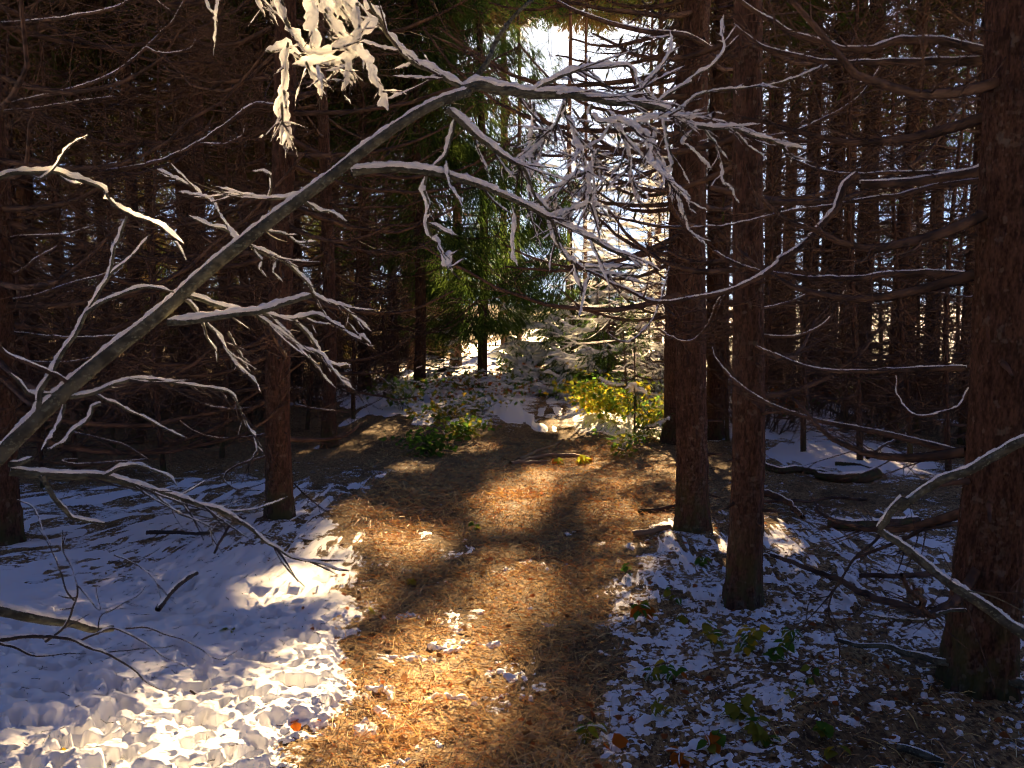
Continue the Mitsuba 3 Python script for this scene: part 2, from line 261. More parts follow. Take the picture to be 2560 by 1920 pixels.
g = np.random.default_rng(77); nb_ = 900; by_ = 2.4 + 2.9 * g.random(nb_) ** 1.7; bx_ = g.uniform(-2.4, .4, nb_); br_ = g.uniform(.012, .05, nb_) * (1 + .6 * (g.random(nb_) < .2)); cl = nz(np.stack([bx_ * 2.2, by_ * 2.2, 0 * bx_], -1), 78); cc = cover(bx_, by_)
okb = (cc > .9) & (cl > .66) & (br_ < .035); B1 = np.stack([bx_, by_, br_, br_ * g.uniform(.35, .7, nb_)], 1)[okb]
nb_ = 3500; by_ = 2.4 + 2.7 * g.random(nb_) ** 1.2; bx_ = g.uniform(-2.0, 2.6, nb_); cc = cover(bx_, by_); br_ = g.uniform(.005, .015, nb_) * (1 + (g.random(nb_) < .12)); okb = (cc > .15) & (cc < .8) & (g.random(nb_) < cc * .9) & (nz(np.stack([bx_ * 9, by_ * 9, 0 * bx_], -1), 79) > .5)
B2 = np.stack([bx_, by_, br_, br_ * g.uniform(.3, .6, nb_)], 1)[okb]
def snow_all(X, Y):
    Z = bumps(snow_top(X, Y), B1)
    for bx, by, br, bh in B2:
        i0, i1 = np.searchsorted(xs2, [bx - br, bx + br]); j0, j1 = np.searchsorted(ys2, [by - br, by + br])
        if i1 > i0 and j1 > j0:
            X_, Y_ = np.meshgrid(xs2[i0:i1], ys2[j0:j1]); d2 = ((X_ - bx) ** 2 + (Y_ - by) ** 2) / br**2 + 1.5 * (nz(np.stack([X_ * 60, Y_ * 60, 0 * X_], -1), 80, 2) - .42)
            Z[j0:j1, i0:i1] = np.where(d2 < 1, np.maximum(Z[j0:j1, i0:i1], float(height(bx, by)) + .008 + bh * np.sqrt(np.maximum(1 - d2, 0))), Z[j0:j1, i0:i1])
    return Z
sv, sf, _ = sheet(xs2, ys2, snow_all)
low = (sv[:, 2] < height(sv[:, 0], sv[:, 1]) - .03)[sf].all(1)
sf = sf[~low]; keep = np.unique(sf); m_ = np.zeros(len(sv), int); m_[keep] = np.arange(len(keep))
put('snow_cover', (sv[keep], m_[sf]), 'mat_snow', True); tag('snow_cover', 'lumpy old snow lying on the forest floor', 'snow', kind='structure')

# needles and bits of twig lying on the path, one loose mass
def litter(n, box, seed, cls, lmin, lmax, w, dens=None):
    g = np.random.default_rng(seed); x = g.uniform(box[0], box[1], n); y = box[2] + (box[3] - box[2]) * g.random(n) ** 1.6
    d = np.abs(x - path_x(y)) / path_w(y); c = cover(x, y); ok = (g.random(n) < sst(1.7, .8, d) * .95 + .1) & (c < .55); x, y = x[ok], y[ok]; n = len(x)
    L = g.uniform(lmin, lmax, n) * (1 + .25 * np.maximum(y - 5, 0) / 3); a = g.uniform(0, 2 * np.pi, n); e = np.abs(g.normal(0, .28, n)); z = height(x, y) + litter_relief(x, y) + g.uniform(.002, .014, n)
    t = np.stack([np.cos(a) * np.cos(e), np.sin(a) * np.cos(e), np.sin(e)], -1); p0 = np.stack([x, y, z], -1); p2 = p0 + t * L[:, None]; mid = (p0 + p2) / 2 + np.stack([0 * x, 0 * x, L * g.uniform(0, .18, n)], -1)
    if lmax < .05: return tubes(np.stack([p0, p2], 1), (w * (1 + .2 * np.maximum(y - 4, 0)))[:, None] * np.array([1, .7]), 3)
    P = np.stack([p0, mid, p2], 1); W = (w * (1 + .2 * np.maximum(y - 4, 0)))[:, None] * np.array([1, 1, .5])
    return tubes(P, W, 3)
for s, (nme, bs, n) in enumerate((('straw', 'mat_needle_straw', 36000), ('rust', 'mat_needle_rust', 22000), ('brown', 'mat_needle_brown', 20000))):
    put(f'needle_litter__{s + 1:03d}', litter(n, (-1.6, 1.9, 2.4, 11), 50 + s, nme, .012, .038, .0011), bs)
    put(f'needle_litter__{s + 11:03d}', litter(n // 7, (-1.6, 2.2, 2.4, 8), 70 + s, nme, .05, .13, .0018), bs)
from scipy.interpolate import RegularGridInterpolator
SNOWZ = RegularGridInterpolator((ys2, xs2), sv[:, 2].reshape(len(ys2), len(xs2)))
g = np.random.default_rng(91); n_ = 5200; x_, y_ = g.uniform(-2.2, 2.3, n_), 2.4 + 4.5 * g.random(n_) ** 1.4; k_ = (cover(x_, y_) > .5) & (g.random(n_) < .35 + .65 * sst(.45, .6, nz(np.stack([x_ * 3, y_ * 3, 0 * x_], -1), 92))); x_, y_ = x_[k_], y_[k_]
a_, L_ = g.uniform(0, 6.28, len(x_)), g.uniform(.01, .045, len(x_)); z_ = SNOWZ(np.stack([y_, x_], -1)) + .003
put('needle_litter__021', tubes(np.stack([np.stack([x_, y_, z_], -1), np.stack([x_ + np.cos(a_) * L_, y_ + np.sin(a_) * L_, z_ + g.uniform(-.002, .012, len(x_))], -1)], 1), np.array([[.0013, .0009]]) * g.uniform(.7, 1.6, (len(x_), 1)), 3), 'mat_dark_twig')
tag('needle_litter', 'fallen dry needles and twig bits strewn over the path', 'needles', kind='stuff')

# ------------------------------------------------------------------ trees
def trunk_mesh(base, r, H, lean=(0, 0), seed=0, sides=28, dz=.08, flare=1.5, bark=.09, top=.12):
    z = np.r_[np.arange(-.25, min(H, 8), dz), np.linspace(min(H, 8), H, 10)]; g = np.arange(sides) * 2 * np.pi / sides
    Z, G = np.meshgrid(z, g, indexing='ij'); f = np.clip(Z / H, 0, 1)
    q = np.stack([np.cos(G) * 2.2, np.sin(G) * 2.2, Z * 1.0], -1)
    rr = r * (1 - f * (1 - top)) * (1 + (flare - 1) * np.exp(-np.maximum(Z, -.2) / .22) * (1 + .5 * np.sin(G * 5 + seed)))
    rr = rr * (1 + bark * (nz(q * np.array([4.5, 4.5, 6]), seed) - .5) * 2 + bark * .6 * (nz(q * np.array([11, 11, 14]) + 5, seed + 1, 2) - .5) * 2 + (bark * .75 * (np.sqrt(np.abs(nz(q * np.array([8, 8, 7]) + 11, seed + 2, 2) - .5) * 2) - .5) if sides > 30 else 0))
    wob = .04 * np.sin(Z * .7 + seed) * np.clip(Z, 0, 1)
    V = np.stack([base[0] + lean[0] * Z + wob + rr * np.cos(G), base[1] + lean[1] * Z + rr * np.sin(G), base[2] + Z], -1)
    i, j = np.meshgrid(np.arange(len(z) - 1), np.arange(sides), indexing='ij'); a = i * sides
    F = np.stack([a + j, a + (j + 1) % sides, a + sides + (j + 1) % sides, a + sides + j], -1).reshape(-1, 4)
    return V.reshape(-1, 3), np.vstack([F[:, [0, 1, 2]], F[:, [0, 2, 3]]])
def spread(P, R, g, n, length, spread_a=.9, sag=-.1, K=5, r=.0035, tmin=.15):
    """n side twigs off the polyline P (K0,3); returns (n,K,3), (n,K)."""
    t = g.uniform(tmin, 1, n); i = t * (len(P) - 1); a = np.floor(i).astype(int).clip(0, len(P) - 2); f = (i - a)[:, None]
    p0 = P[a] * (1 - f) + P[a + 1] * f; tg = unit(P[a + 1] - P[a]); side = unit(np.cross(tg, [0, 0, 1.0]) + 1e-6) * np.where(g.random(n) < .5, 1, -1)[:, None]
    d = unit(tg * g.uniform(.35, 1.0, (n, 1)) + side * spread_a * g.uniform(.5, 1.1, (n, 1)) + np.stack([0 * t, 0 * t, g.normal(sag, .35, n)], -1))
    L = length * (1.15 - .75 * t) * g.uniform(.45, 1.15, n); s = np.linspace(0, 1, K)[None, :, None]
    bend = unit(g.normal(0, 1, (n, 3)) + np.array([0, 0, .6]))
    Q = p0[:, None] + d[:, None] * s * L[:, None, None] + bend[:, None] * (s * s) * (L * .22)[:, None, None] + tg[:, None] * (s * s) * (L * .18)[:, None, None]
    return Q, (r * (1 - .65 * np.linspace(0, 1, K)))[None] * g.uniform(.7, 1.2, (n, 1)) * np.ones((n, K))
def limb_curve(p0, az, L, e0, g, K=10, sag=.35, lift=.5):
    s = np.linspace(0, 1, K); h = np.array([math.cos(az), math.sin(az), 0]); sd = np.array([-h[1], h[0], 0])
    out = s * L * math.cos(e0); z = L * (math.sin(e0) * s - sag * s * (1 - .15 * s) * .9 + lift * s**2.6 * .75)
    w = np.cumsum(g.normal(0, .022 * L, K)) * s; w2 = np.cumsum(g.normal(0, .012 * L, K)) * s
    return p0 + out[:, None] * h + w[:, None] * sd + (z + w2)[:, None] * np.array([0, 0, 1.0])
def twigs_of(P, g, n2, n3, L2, r2=.0038, r3=.0024, sides=3, cull=True, rate=.4):
    Q, R = spread(P, None, g, n2, L2, r=r2); ms = []
    if cull: k = g.random(len(Q)) > lit(Q.mean(1)) * rate; Q, R = Q[k], R[k]
    if len(Q) == 0: return None
    ms.append(tubes(Q, R, sides))
    if n3:
        idx = g.integers(0, len(Q), n3); T3, R3 = [], []
        t = g.uniform(.2, .95, n3); i = t * 4; a = np.floor(i).astype(int).clip(0, 3); f = (i - a)[:, None]
        p0 = Q[idx, a] * (1 - f) + Q[idx, a + 1] * f; d = unit(unit(Q[idx, a + 1] - Q[idx, a]) * .6 + g.normal(0, .55, (n3, 3))); L = L2 * .38 * g.uniform(.4, 1.2, n3)
        s = np.linspace(0, 1, 3)[None, :, None]; C = p0[:, None] + d[:, None] * s * L[:, None, None] + (s * s) * g.normal(0, .12, (n3, 1, 3)) * L[:, None, None]
        k = g.random(n3) > lit(C.mean(1)) * rate if cull else slice(None)
        ms.append(tubes(C[k], np.broadcast_to(r3 * np.array([1, .8, .45]), C[k].shape[:2]), sides))
    return join(ms)
def blades(P0, D, L, W, g, fold=.3):
    """needle-clad sprays: folded pointed strips from P0 along D."""
    n = len(P0); s = unit(np.cross(D, unit(g.normal(0, 1, (n, 3))))); nn = np.cross(D, s)
    a = P0 + s * W[:, None] * .5 + D * L[:, None] * .35 + nn * (W * fold)[:, None]; b = P0 - s * W[:, None] * .5 + D * L[:, None] * .35 + nn * (W * fold)[:, None]
    V = np.stack([P0, a, P0 + D * L[:, None], b], 1).reshape(-1, 3); o = np.arange(n)[:, None] * 4
    return V, np.vstack([o + [0, 1, 2], o + [0, 2, 3]])
def crown(base, z0, H, Rmax, g, nb, per, L=(.16, .34), W=(.02, .04), droop=.5, lean=(0, 0), cull=True, shape=.75):
    ms_b, Ps, Ds = [], [], []
    for _ in range(nb):
        u = g.random() ** 1.15; z = z0 + (H - z0) * u; Lb = Rmax * (1 - u) ** shape * g.uniform(.6, 1.1) + .15; az = g.uniform(0, 2 * np.pi)
        P = limb_curve(np.array([base[0] + lean[0] * z, base[1] + lean[1] * z, base[2] + z]), az, Lb, g.uniform(-.1, .25), g, 8, sag=droop, lift=.45)
        ms_b.append((P, np.linspace(.011 + .006 * Lb, .004, 8)))
        n = int(per * (.3 + Lb / Rmax)); t = g.uniform(.12, 1, n); i = t * 7; a = np.floor(i).astype(int).clip(0, 6); f = (i - a)[:, None]
        p = P[a] * (1 - f) + P[a + 1] * f; tg = unit(P[a + 1] - P[a]); sd = unit(np.cross(tg, [0, 0, 1.0]))
        off = g.normal(0, 1, n) * .26 * Lb * (1.1 - t); dn = np.abs(g.normal(0, .16, n)) * (1 + .3 * Lb)
        p = p + sd * off[:, None] - np.array([0, 0, 1.0]) * dn[:, None] * .8 + tg * np.abs(off)[:, None] * .4
        d = unit(tg * g.uniform(.1, .7, (n, 1)) + sd * np.sign(off)[:, None] * g.uniform(.1, .7, (n, 1)) - np.array([0, 0, 1.0]) * g.uniform(.2, 1.2, (n, 1)))
        Ps.append(p); Ds.append(d)
    Ps, Ds = np.vstack(Ps), np.vstack(Ds)
    n = len(Ps); Ln, Wn = g.uniform(*L, n), g.uniform(*W, n)
    if cull:
        gr = (.02 + Wn.mean() * .5) if base[1] < 24 else .06; q = g.random(n) * .6
        k = np.maximum.reduce([lit(Ps + Ds * (Ln * e)[:, None], gr) for e in (0, .5, 1)]) < q + .25; Ps, Ds, Ln, Wn = Ps[k], Ds[k], Ln[k], Wn[k]
        ms_b = [b for b in ms_b if lit(b[0], .06).max() < .5] or ms_b[:1]
    fol = blades(Ps, Ds, Ln, Wn, g)
    return fol, tubes(np.stack([b[0] for b in ms_b]), np.stack([b[1] for b in ms_b]), 4)

tree_no = [0]
def base_at(px, py, wpx):
    b = hit(px, py); return b, wpx / FPX * b[1] / 2
NEAR_GROUP = 'spruce trunks standing in the wood'
def near_tree(px, py, wpx, label, lean=(0, 0), H=15, nl=26, zr=(.5, 6.5), Lr=(.9, 2.2), seed=0, crown_z=5.5, R=2.2, per=46, nb=60, sides=28, flare=1.35, azs=None, fol='mat_needle_old', n2=16, n3=34, fine=True, dens=1.0, cull=.25):
    b, r = base_at(px, py, wpx); g = rng_of(seed, 77); k = key_of('spruce_tree'); tag(k, label, 'tree')
    part(k, 'trunk', trunk_mesh(b, r, H, lean, seed, sides, flare=flare, dz=.024 if sides > 30 else .12), 'mat_bark', True)
    if b[1] < 9:
        for i in range(12):
            z = g.uniform(.25, 3.2); az = g.uniform(np.pi * .9, 2.1 * np.pi); Ls = g.uniform(.03, .14); h_ = np.array([math.cos(az), math.sin(az), g.uniform(-.3, .3)])
            p0 = b + np.array([lean[0] * z, lean[1] * z, z]) + h_ * r * .8 * (1 - z / H); part(k, 'broken_stub', tubes(np.stack([p0, p0 + h_ * (Ls + r * .2) * .5, p0 + h_ * (Ls + r * .25) + [0, 0, -.01]])[None], np.array([[.013, .008, .004]]) * g.uniform(.6, 1.3), 6), 'mat_twig', True)
    for i in range(int(nl * dens)):
        z = zr[0] + (zr[1] - zr[0]) * (i + g.random()) / nl; az = g.uniform(0, 2 * np.pi) if azs is None else g.choice(azs) + g.normal(0, .35)
        L = g.uniform(*Lr) * (.75 + .25 * min(z / 2, 1)); p0 = b + np.array([lean[0] * z + math.cos(az) * r * .7, lean[1] * z + math.sin(az) * r * .7, z])
        P = limb_curve(p0, az, L, g.uniform(-.15, .2), g, 12, sag=g.uniform(.15, .5), lift=g.uniform(.25, .75))
        if P[:, 2].min() < .1: continue
        if np.any((np.abs(P[:, 0] - path_x(P[:, 1])) < 1.1) & (P[:, 2] < 1.5)): continue
        if np.any((np.linalg.norm(P[:, :2], axis=1) < 1.7)): continue
        if lit(P[4:]).mean() > .5 and g.random() < .3: continue
        bm = tubes(P[None], (r * .13 + .007) * (1 - .75 * np.linspace(0, 1, 12))[None] + .0015, 5)
        kk = part(k, 'branch', bm, 'mat_twig', True)
        t = twigs_of(P, g, n2, n3, .3 * L + .1)
        if t: part(kk, 'twigs', t, 'mat_twig', kind='stuff')
    f, bb = crown(b, crown_z, H, R, g, nb, per, lean=lean)
    part(k, 'crown', f, fol, kind='stuff'); part(k, 'crown_branches', bb, 'mat_twig', kind='stuff')
    return k, b, r
near_tree(2112, 1480, 140, 'thick rough barked spruce trunk close by, with long bare snowy limbs', lean=(.012, 0), H=16, nl=14, zr=(.4, 4.5), Lr=(.6, 1.5), seed=1, sides=110, flare=1.16, azs=[2.6, 3.5, 4.2, .3, 1.2], crown_z=5.5)
near_tree(1603, 1303, 72, 'slim straight spruce trunk standing by itself on patchy snow, in front of the trunk pair', H=14, nl=20, zr=(.9, 5), Lr=(.5, 1.6), seed=2, sides=72, azs=[0, .6, 3.3, 2.5, 1.3], flare=1.22)
near_tree(1494, 1140, 68, 'spruce trunk at the path edge, just ahead of a second dark trunk', H=15, nl=26, zr=(1.0, 5), Lr=(.6, 2.1), seed=3, sides=64, azs=[2.6, 3.2, 3.8, .3, 1.3], flare=1.22)
near_tree(1468, 957, 62, 'dark spruce trunk half hidden behind the trunk at the path edge', H=16, nl=40, zr=(1.1, 6), Lr=(.8, 2.4), seed=4, azs=[2.2, 3.0, 3.7, 1.2, .2], crown_z=3.4, R=2.4, nb=60, per=44)
near_tree(605, 1118, 56, 'spruce trunk beside the dark litter slope, nearest of those across the path', lean=(.022, 0), H=15, nl=42, zr=(.5, 5.5), Lr=(.7, 2.0), seed=5, sides=36, flare=1.2)
near_tree(4, 1172, 74, 'spruce trunk cut by the picture edge behind the leaning young tree', H=15, nl=34, zr=(.7, 5.5), Lr=(1.0, 2.6), seed=6, sides=36, azs=[0, .5, -.4, 1.0, -.9], flare=1.2)
MID = ['dark mid distance spruce trunk']
def mid(px, py, w, label, seed, **kw):
    a = dict(H=15, nl=42, zr=(.7, 6.5), Lr=(.8, 2.2), sides=18, per=60, nb=70, n2=14, n3=26); a.update(kw); return near_tree(px, py, w, label, seed=seed, **a)
mid(438, 962, 36, 'dark trunk just behind the snowy twigs, beside the forked one', 11)
mid(296, 958, 30, 'thin dark trunk behind the crossing of leaning tree and snowy branch', 12)
mid(710, 966, 30, 'dark spruce trunk in shade, between the slim trunk and the green spruce', 13)
mid(580, 910, 27, 'thin trunk half hidden behind the slim reddish trunk', 14)
mid(538, 884, 22, 'thin far trunk in the dark stand, next to the half hidden one', 15)
mid(86, 930, 28, 'thin dark trunk next to the one cut by the picture edge', 16)
mid(190, 900, 24, 'thin dark trunk seen above the snow laden fork', 17)
mid(1541, 950, 38, 'dark trunk behind the pair, seen between two nearer trunks', 21, azs=[0, 1, 2, -.6], Lr=(.6, 1.8), nb=30, per=34)
mid(1930, 952, 34, 'dark trunk leaning slightly, against the bright forest edge', 22, lean=(.028, 0), Lr=(.7, 1.9), nl=34, nb=30, per=34)
mid(2084, 960, 24, 'thin trunk close behind the thick rough barked one', 23, nl=24, nb=30, per=34)

# background trees: a few kinds of growth, each tree its own copies
KINDS = []
for v in range(7):
    g = rng_of(900, v); H = (15, 17, 14, 18, 16, 14, 15)[v]; r = .1 + .012 * v
    tm = trunk_mesh((0, 0, 0), r, H, (0, 0), 40 + v, 12, .3, 1.2, .06); bm, tw = [], []
    nl_ = 58 if v < 5 else 46
    for i in range(nl_):
        z = .6 + 6.6 * (i + g.random()) / nl_; az = g.uniform(0, 2 * np.pi); L = g.uniform(.7, 2.3)
        P = limb_curve(np.array([0, 0, z]), az, L, g.uniform(-.15, .2), g, 8, sag=g.uniform(.15, .5), lift=g.uniform(.25, .7))
        P[:, 2] = np.maximum(P[:, 2], .12); bm.append(tubes(P[None], (.019 * (1 - .75 * np.linspace(0, 1, 8)) + .0025)[None], 4)); tw.append(twigs_of(P, g, 13, 22, .3 * L + .12, .0048, .0034, cull=False))
    f, bb = crown((0, 0, 0), (5.0, 5.8, 4.2, 6.2, 5.2, 6, 5)[v], H, (2.3, 2.6, 2.2, 2.5, 2.8, 1.8, 2)[v], g, 95, 44 if v < 5 else 12, L=(.2, .42), W=(.035, .07), cull=False)
    scene[f'group_trunk_{v}'] = dict(type='shapegroup', only=mikit.ply(tm, 'mat_bark', smooth=True))
    scene[f'group_dead_{v}'] = dict(type='shapegroup', only=mikit.ply(join(bm + tw), 'mat_twig'))
    scene[f'group_crown_{v}'] = dict(type='shapegroup', only=mikit.ply(join([f]), 'mat_needle_old'))
    scene[f'group_limbs_{v}'] = dict(type='shapegroup', only=mikit.ply(bb, 'mat_twig'))
def place(k, x, y, g, v, stuff=False, sc=None):
    s = g.uniform(.88, 1.12) if sc is None else sc
    m = T().translate([x, y, float(height(x, y)) - .03]).rotate([0, 0, 1], g.uniform(0, 360)).rotate([1, 0, 0], g.normal(0, 1.0)).scale([s, s, s])
    if stuff:
        for q in ('trunk', 'dead', 'crown', 'limbs'): stuff_n[0] += 1; inst(f'{k}__{stuff_n[0]:03d}', f'group_{q}_{v}', m)
    else:
        inst(k + '__trunk', f'group_trunk_{v}', m); inst(k + '__dead_branches', f'group_dead_{v}', m); tag(k + '__dead_branches', kind='stuff')
        inst(k + '__crown', f'group_crown_{v}', m); tag(k + '__crown', kind='stuff'); inst(k + '__crown_branches', f'group_limbs_{v}', m); tag(k + '__crown_branches', kind='stuff')
# dead young spruces, all poles and fine twigs, crowded under the others
for v in range(3):
    g = rng_of(950, v); H = (5.5, 4.5, 6.5)[v]; z = np.linspace(-.1, H, 20); tc = np.stack([.08 * np.sin(z * .9 + v), .06 * np.cos(z * .7), z], -1)
    bm = []
    for i in range(64):
        z1 = .25 + (H - .5) * (i + g.random()) / 64; L = g.uniform(.4, 1.3) * (1.1 - .6 * z1 / H)
        P = limb_curve(np.array([.08 * math.sin(z1 * .9 + v), .06 * math.cos(z1 * .7), z1]), g.uniform(0, 6.28), L, g.uniform(-.1, .5), g, 7, sag=g.uniform(.1, .4), lift=g.uniform(.2, .9))
        bm.append(tubes(P[None], (.009 * (1 - .7 * np.linspace(0, 1, 7)) + .0018)[None], 4)); bm.append(twigs_of(P, g, 9, 14, .35 * L + .1, .0036, .0026, cull=False))
    scene[f'group_pole_{v}'] = dict(type='shapegroup', only=mikit.ply(tubes(tc[None], (.034 * (1 - .8 * np.linspace(0, 1, 20)))[None], 8), 'mat_bark', smooth=True))
    scene[f'group_pole_twigs_{v}'] = dict(type='shapegroup', only=mikit.ply(join(bm), 'mat_twig'))
for v in range(2):
    g = rng_of(970, v); st, tw = [], []
    for i in range(46):
        a = g.uniform(0, 6.28); o = g.uniform(.1, .9); h = g.uniform(.8, 2.6); b0 = np.array([math.cos(a) * o * .5, math.sin(a) * o * .5, -.05]); e = b0 + [math.cos(a + g.normal(0, .5)) * o * g.uniform(.2, 1.2), math.sin(a) * o, h]
        C = catmull([b0, (b0 + e) / 2 + g.normal(0, .16, 3), e], 9); st.append(C); tw.append(twigs_of(C, g, 12, 16, .55, .003, .0022, cull=False))
    scene[f'group_thicket_{v}'] = dict(type='shapegroup', only=mikit.ply(join([tubes(np.array(st), .0075 * (1 - .75 * np.linspace(0, 1, 9))[None] * np.ones((46, 1)), 4)] + tw), 'mat_twig'))
g = rng_of(8, 8)
THICKET = [(1570, 12.5), (1650, 11.5), (1720, 13.5), (1800, 12.8), (1880, 11.8), (1960, 13.2), (2030, 11.2), (1690, 16), (1840, 16.5), (2000, 16), (1480, 13.5), (120, 13), (240, 12), (370, 13.5), (500, 12.5), (660, 14), (760, 15), (830, 17), (620, 18), (450, 17)]
for px, d in THICKET:
    k = key_of('bare_bush'); x = (px - 1106) / FPX * d; s_ = g.uniform(.7, 1.15); rt = px > 1200
    tag(k, 'tangled bare bush under the spruces before the bright forest edge' if rt else 'tangled bare bush among the trunks of the dark stand', 'bush', 'bare bushes before the bright forest edge' if rt else 'bare bushes in the dark stand')
    inst(k, f'group_thicket_{int(g.integers(2))}', T().translate([x, d, float(height(x, d))]).rotate([0, 0, 1], g.uniform(0, 360)).scale([s_ * 1.2, s_ * 1.2, s_]))
g = rng_of(7, 7)
POLES = [(1590, 10.5), (1655, 9.5), (1700, 12), (1820, 11), (1895, 13), (1990, 11), (2045, 13), (1750, 9.5), (1845, 8.8), (1955, 9.2), (1620, 13.5), (1785, 16), (1925, 16.5), (2075, 12), (1668, 15), (2060, 8.5), (2180, 9), (1530, 14.5),
         (480, 9.5), (350, 8.6), (250, 10), (150, 8.5), (660, 11.5), (770, 12.5), (530, 11), (60, 8), (820, 14.5)]
for px, d in POLES:
    k = key_of('dead_young_spruce'); v = int(g.integers(3)); x = (px - 1106) / FPX * d; s_ = g.uniform(.8, 1.15)
    tag(k, 'dead young spruce pole bristling with fine bare twigs before the bright forest edge' if px > 1200 else 'dead young spruce pole bristling with fine bare twigs in the dark stand', 'tree', 'dead poles before the bright forest edge' if px > 1200 else 'dead poles in the dark stand')
    m = T().translate([x, d, float(height(x, d))]).rotate([0, 0, 1], g.uniform(0, 360)).rotate([1, 0, 0], g.normal(0, 3)).scale([s_, s_, s_])
    inst(k + '__trunk', f'group_pole_{v}', m); inst(k + '__twigs', f'group_pole_twigs_{v}', m); tag(k + '__twigs', kind='stuff')
stuff_n = [0]
BACK = [  # measured foot (2212 px), distance
    (787, 15.5), (850, 18), (890, 21), (986, 23), (400, 14.5), (240, 15), (140, 13.5), (40, 11), (500, 18), (640, 17), (340, 19), (730, 21), (60, 18), (180, 21), (560, 23), (440, 25), (800, 26), (880, 29), (-60, 9), (-120, 13),
    (1745, 14.6), (1782, 15), (1862, 14.2), (1668, 17), (2010, 15.5), (2150, 13), (2230, 9.5), (2300, 13), (1560, 19), (1700, 22), (1820, 20), (1960, 21)]
g = rng_of(5, 5)
for i, (px, d) in enumerate(BACK):
    x = (px - 1106) / FPX * d; k = key_of('background_spruce'); right = px > 1300
    ORD = 'first second third fourth fifth sixth seventh eighth ninth tenth eleventh twelfth thirteenth fourteenth fifteenth sixteenth seventeenth eighteenth nineteenth twentieth'.split()
    rk = sorted([q for q, _ in BACK if (q > 1300) == right and 0 <= q <= 2212]); inn = px in rk
    lab = ('%s of the thin far spruces counted from the trunk pair to the right edge' if right else '%s of the thin far spruces counted from the left edge towards the path') % ORD[rk.index(px)] if inn else None
    tag(k, lab or 'thin spruce trunk with tangled dead branches before the bright forest edge' if right else 'thin spruce with tangled dead branches deep in the dark stand', 'tree', 'spruces before the bright forest edge' if right else 'spruces in the dark stand')
    place(k, x, d, g, 5 + i % 2 if right else i % 5)
# the wood beyond, too dense to count, and the same wood on behind the camera
g = rng_of(6, 6); pts = []
def scatter(n, box, dmin, ok):
    c = 0
    while n and c < 20000:
        c += 1; p = np.array([g.uniform(box[0], box[1]), g.uniform(box[2], box[3])])
        if ok(p) and all(np.hypot(*(p - q)) > dmin for q in pts): pts.append(p); n -= 1
scatter(11, (-34, -2, 20, 48), 2.7, lambda p: p[0] < -2.2 - (p[1] - 20) * .12)
scatter(10, (-16, -8, 6, 20), 2.5, lambda p: True)
gl = rng_of(66, 1); fb, bbl = crown((0, 0, 0), .2, 7.5, 2.4, gl, 120, 60, L=(.25, .45), W=(.06, .11), cull=False, shape=.6)
scene['group_low'] = dict(type='shapegroup', only=mikit.ply(fb, 'mat_needle_old'))
for i in range(34):
    x_, y_ = -33 + i * .98 + gl.normal(0, .5), 27 + gl.uniform(-2, 12) + .2 * max(0, -(-33 + i * .98) - 10); x_ = min(x_, -2.0 - .1 * (y_ - 20)); sc_ = gl.uniform(.42, .8); stuff_n[0] += 1
    inst(f'far_wood__{stuff_n[0]:03d}', 'group_low', T().translate([x_, y_, float(height(x_, y_)) - .1]).rotate([0, 0, 1], gl.uniform(0, 360)).scale([sc_, sc_, sc_]))
n_far = len(pts)
for p in pts: place('far_wood', p[0], p[1], g, int(g.integers(5)), True)
tag('far_wood', 'dense dark spruce wood in the distance', 'wood', kind='stuff')
pts = []; scatter(44, (-14, 14, -20, -.5), 2.1, lambda p: abs(p[0] + .5) > 1.0 and np.hypot(*p) > 2.6)
stuff_n = [0]
for p in pts: place('rear_wood', p[0], p[1], g, int(g.integers(5)), True)
tag('rear_wood', 'spruce wood on either side of the path further back', 'wood', kind='stuff')

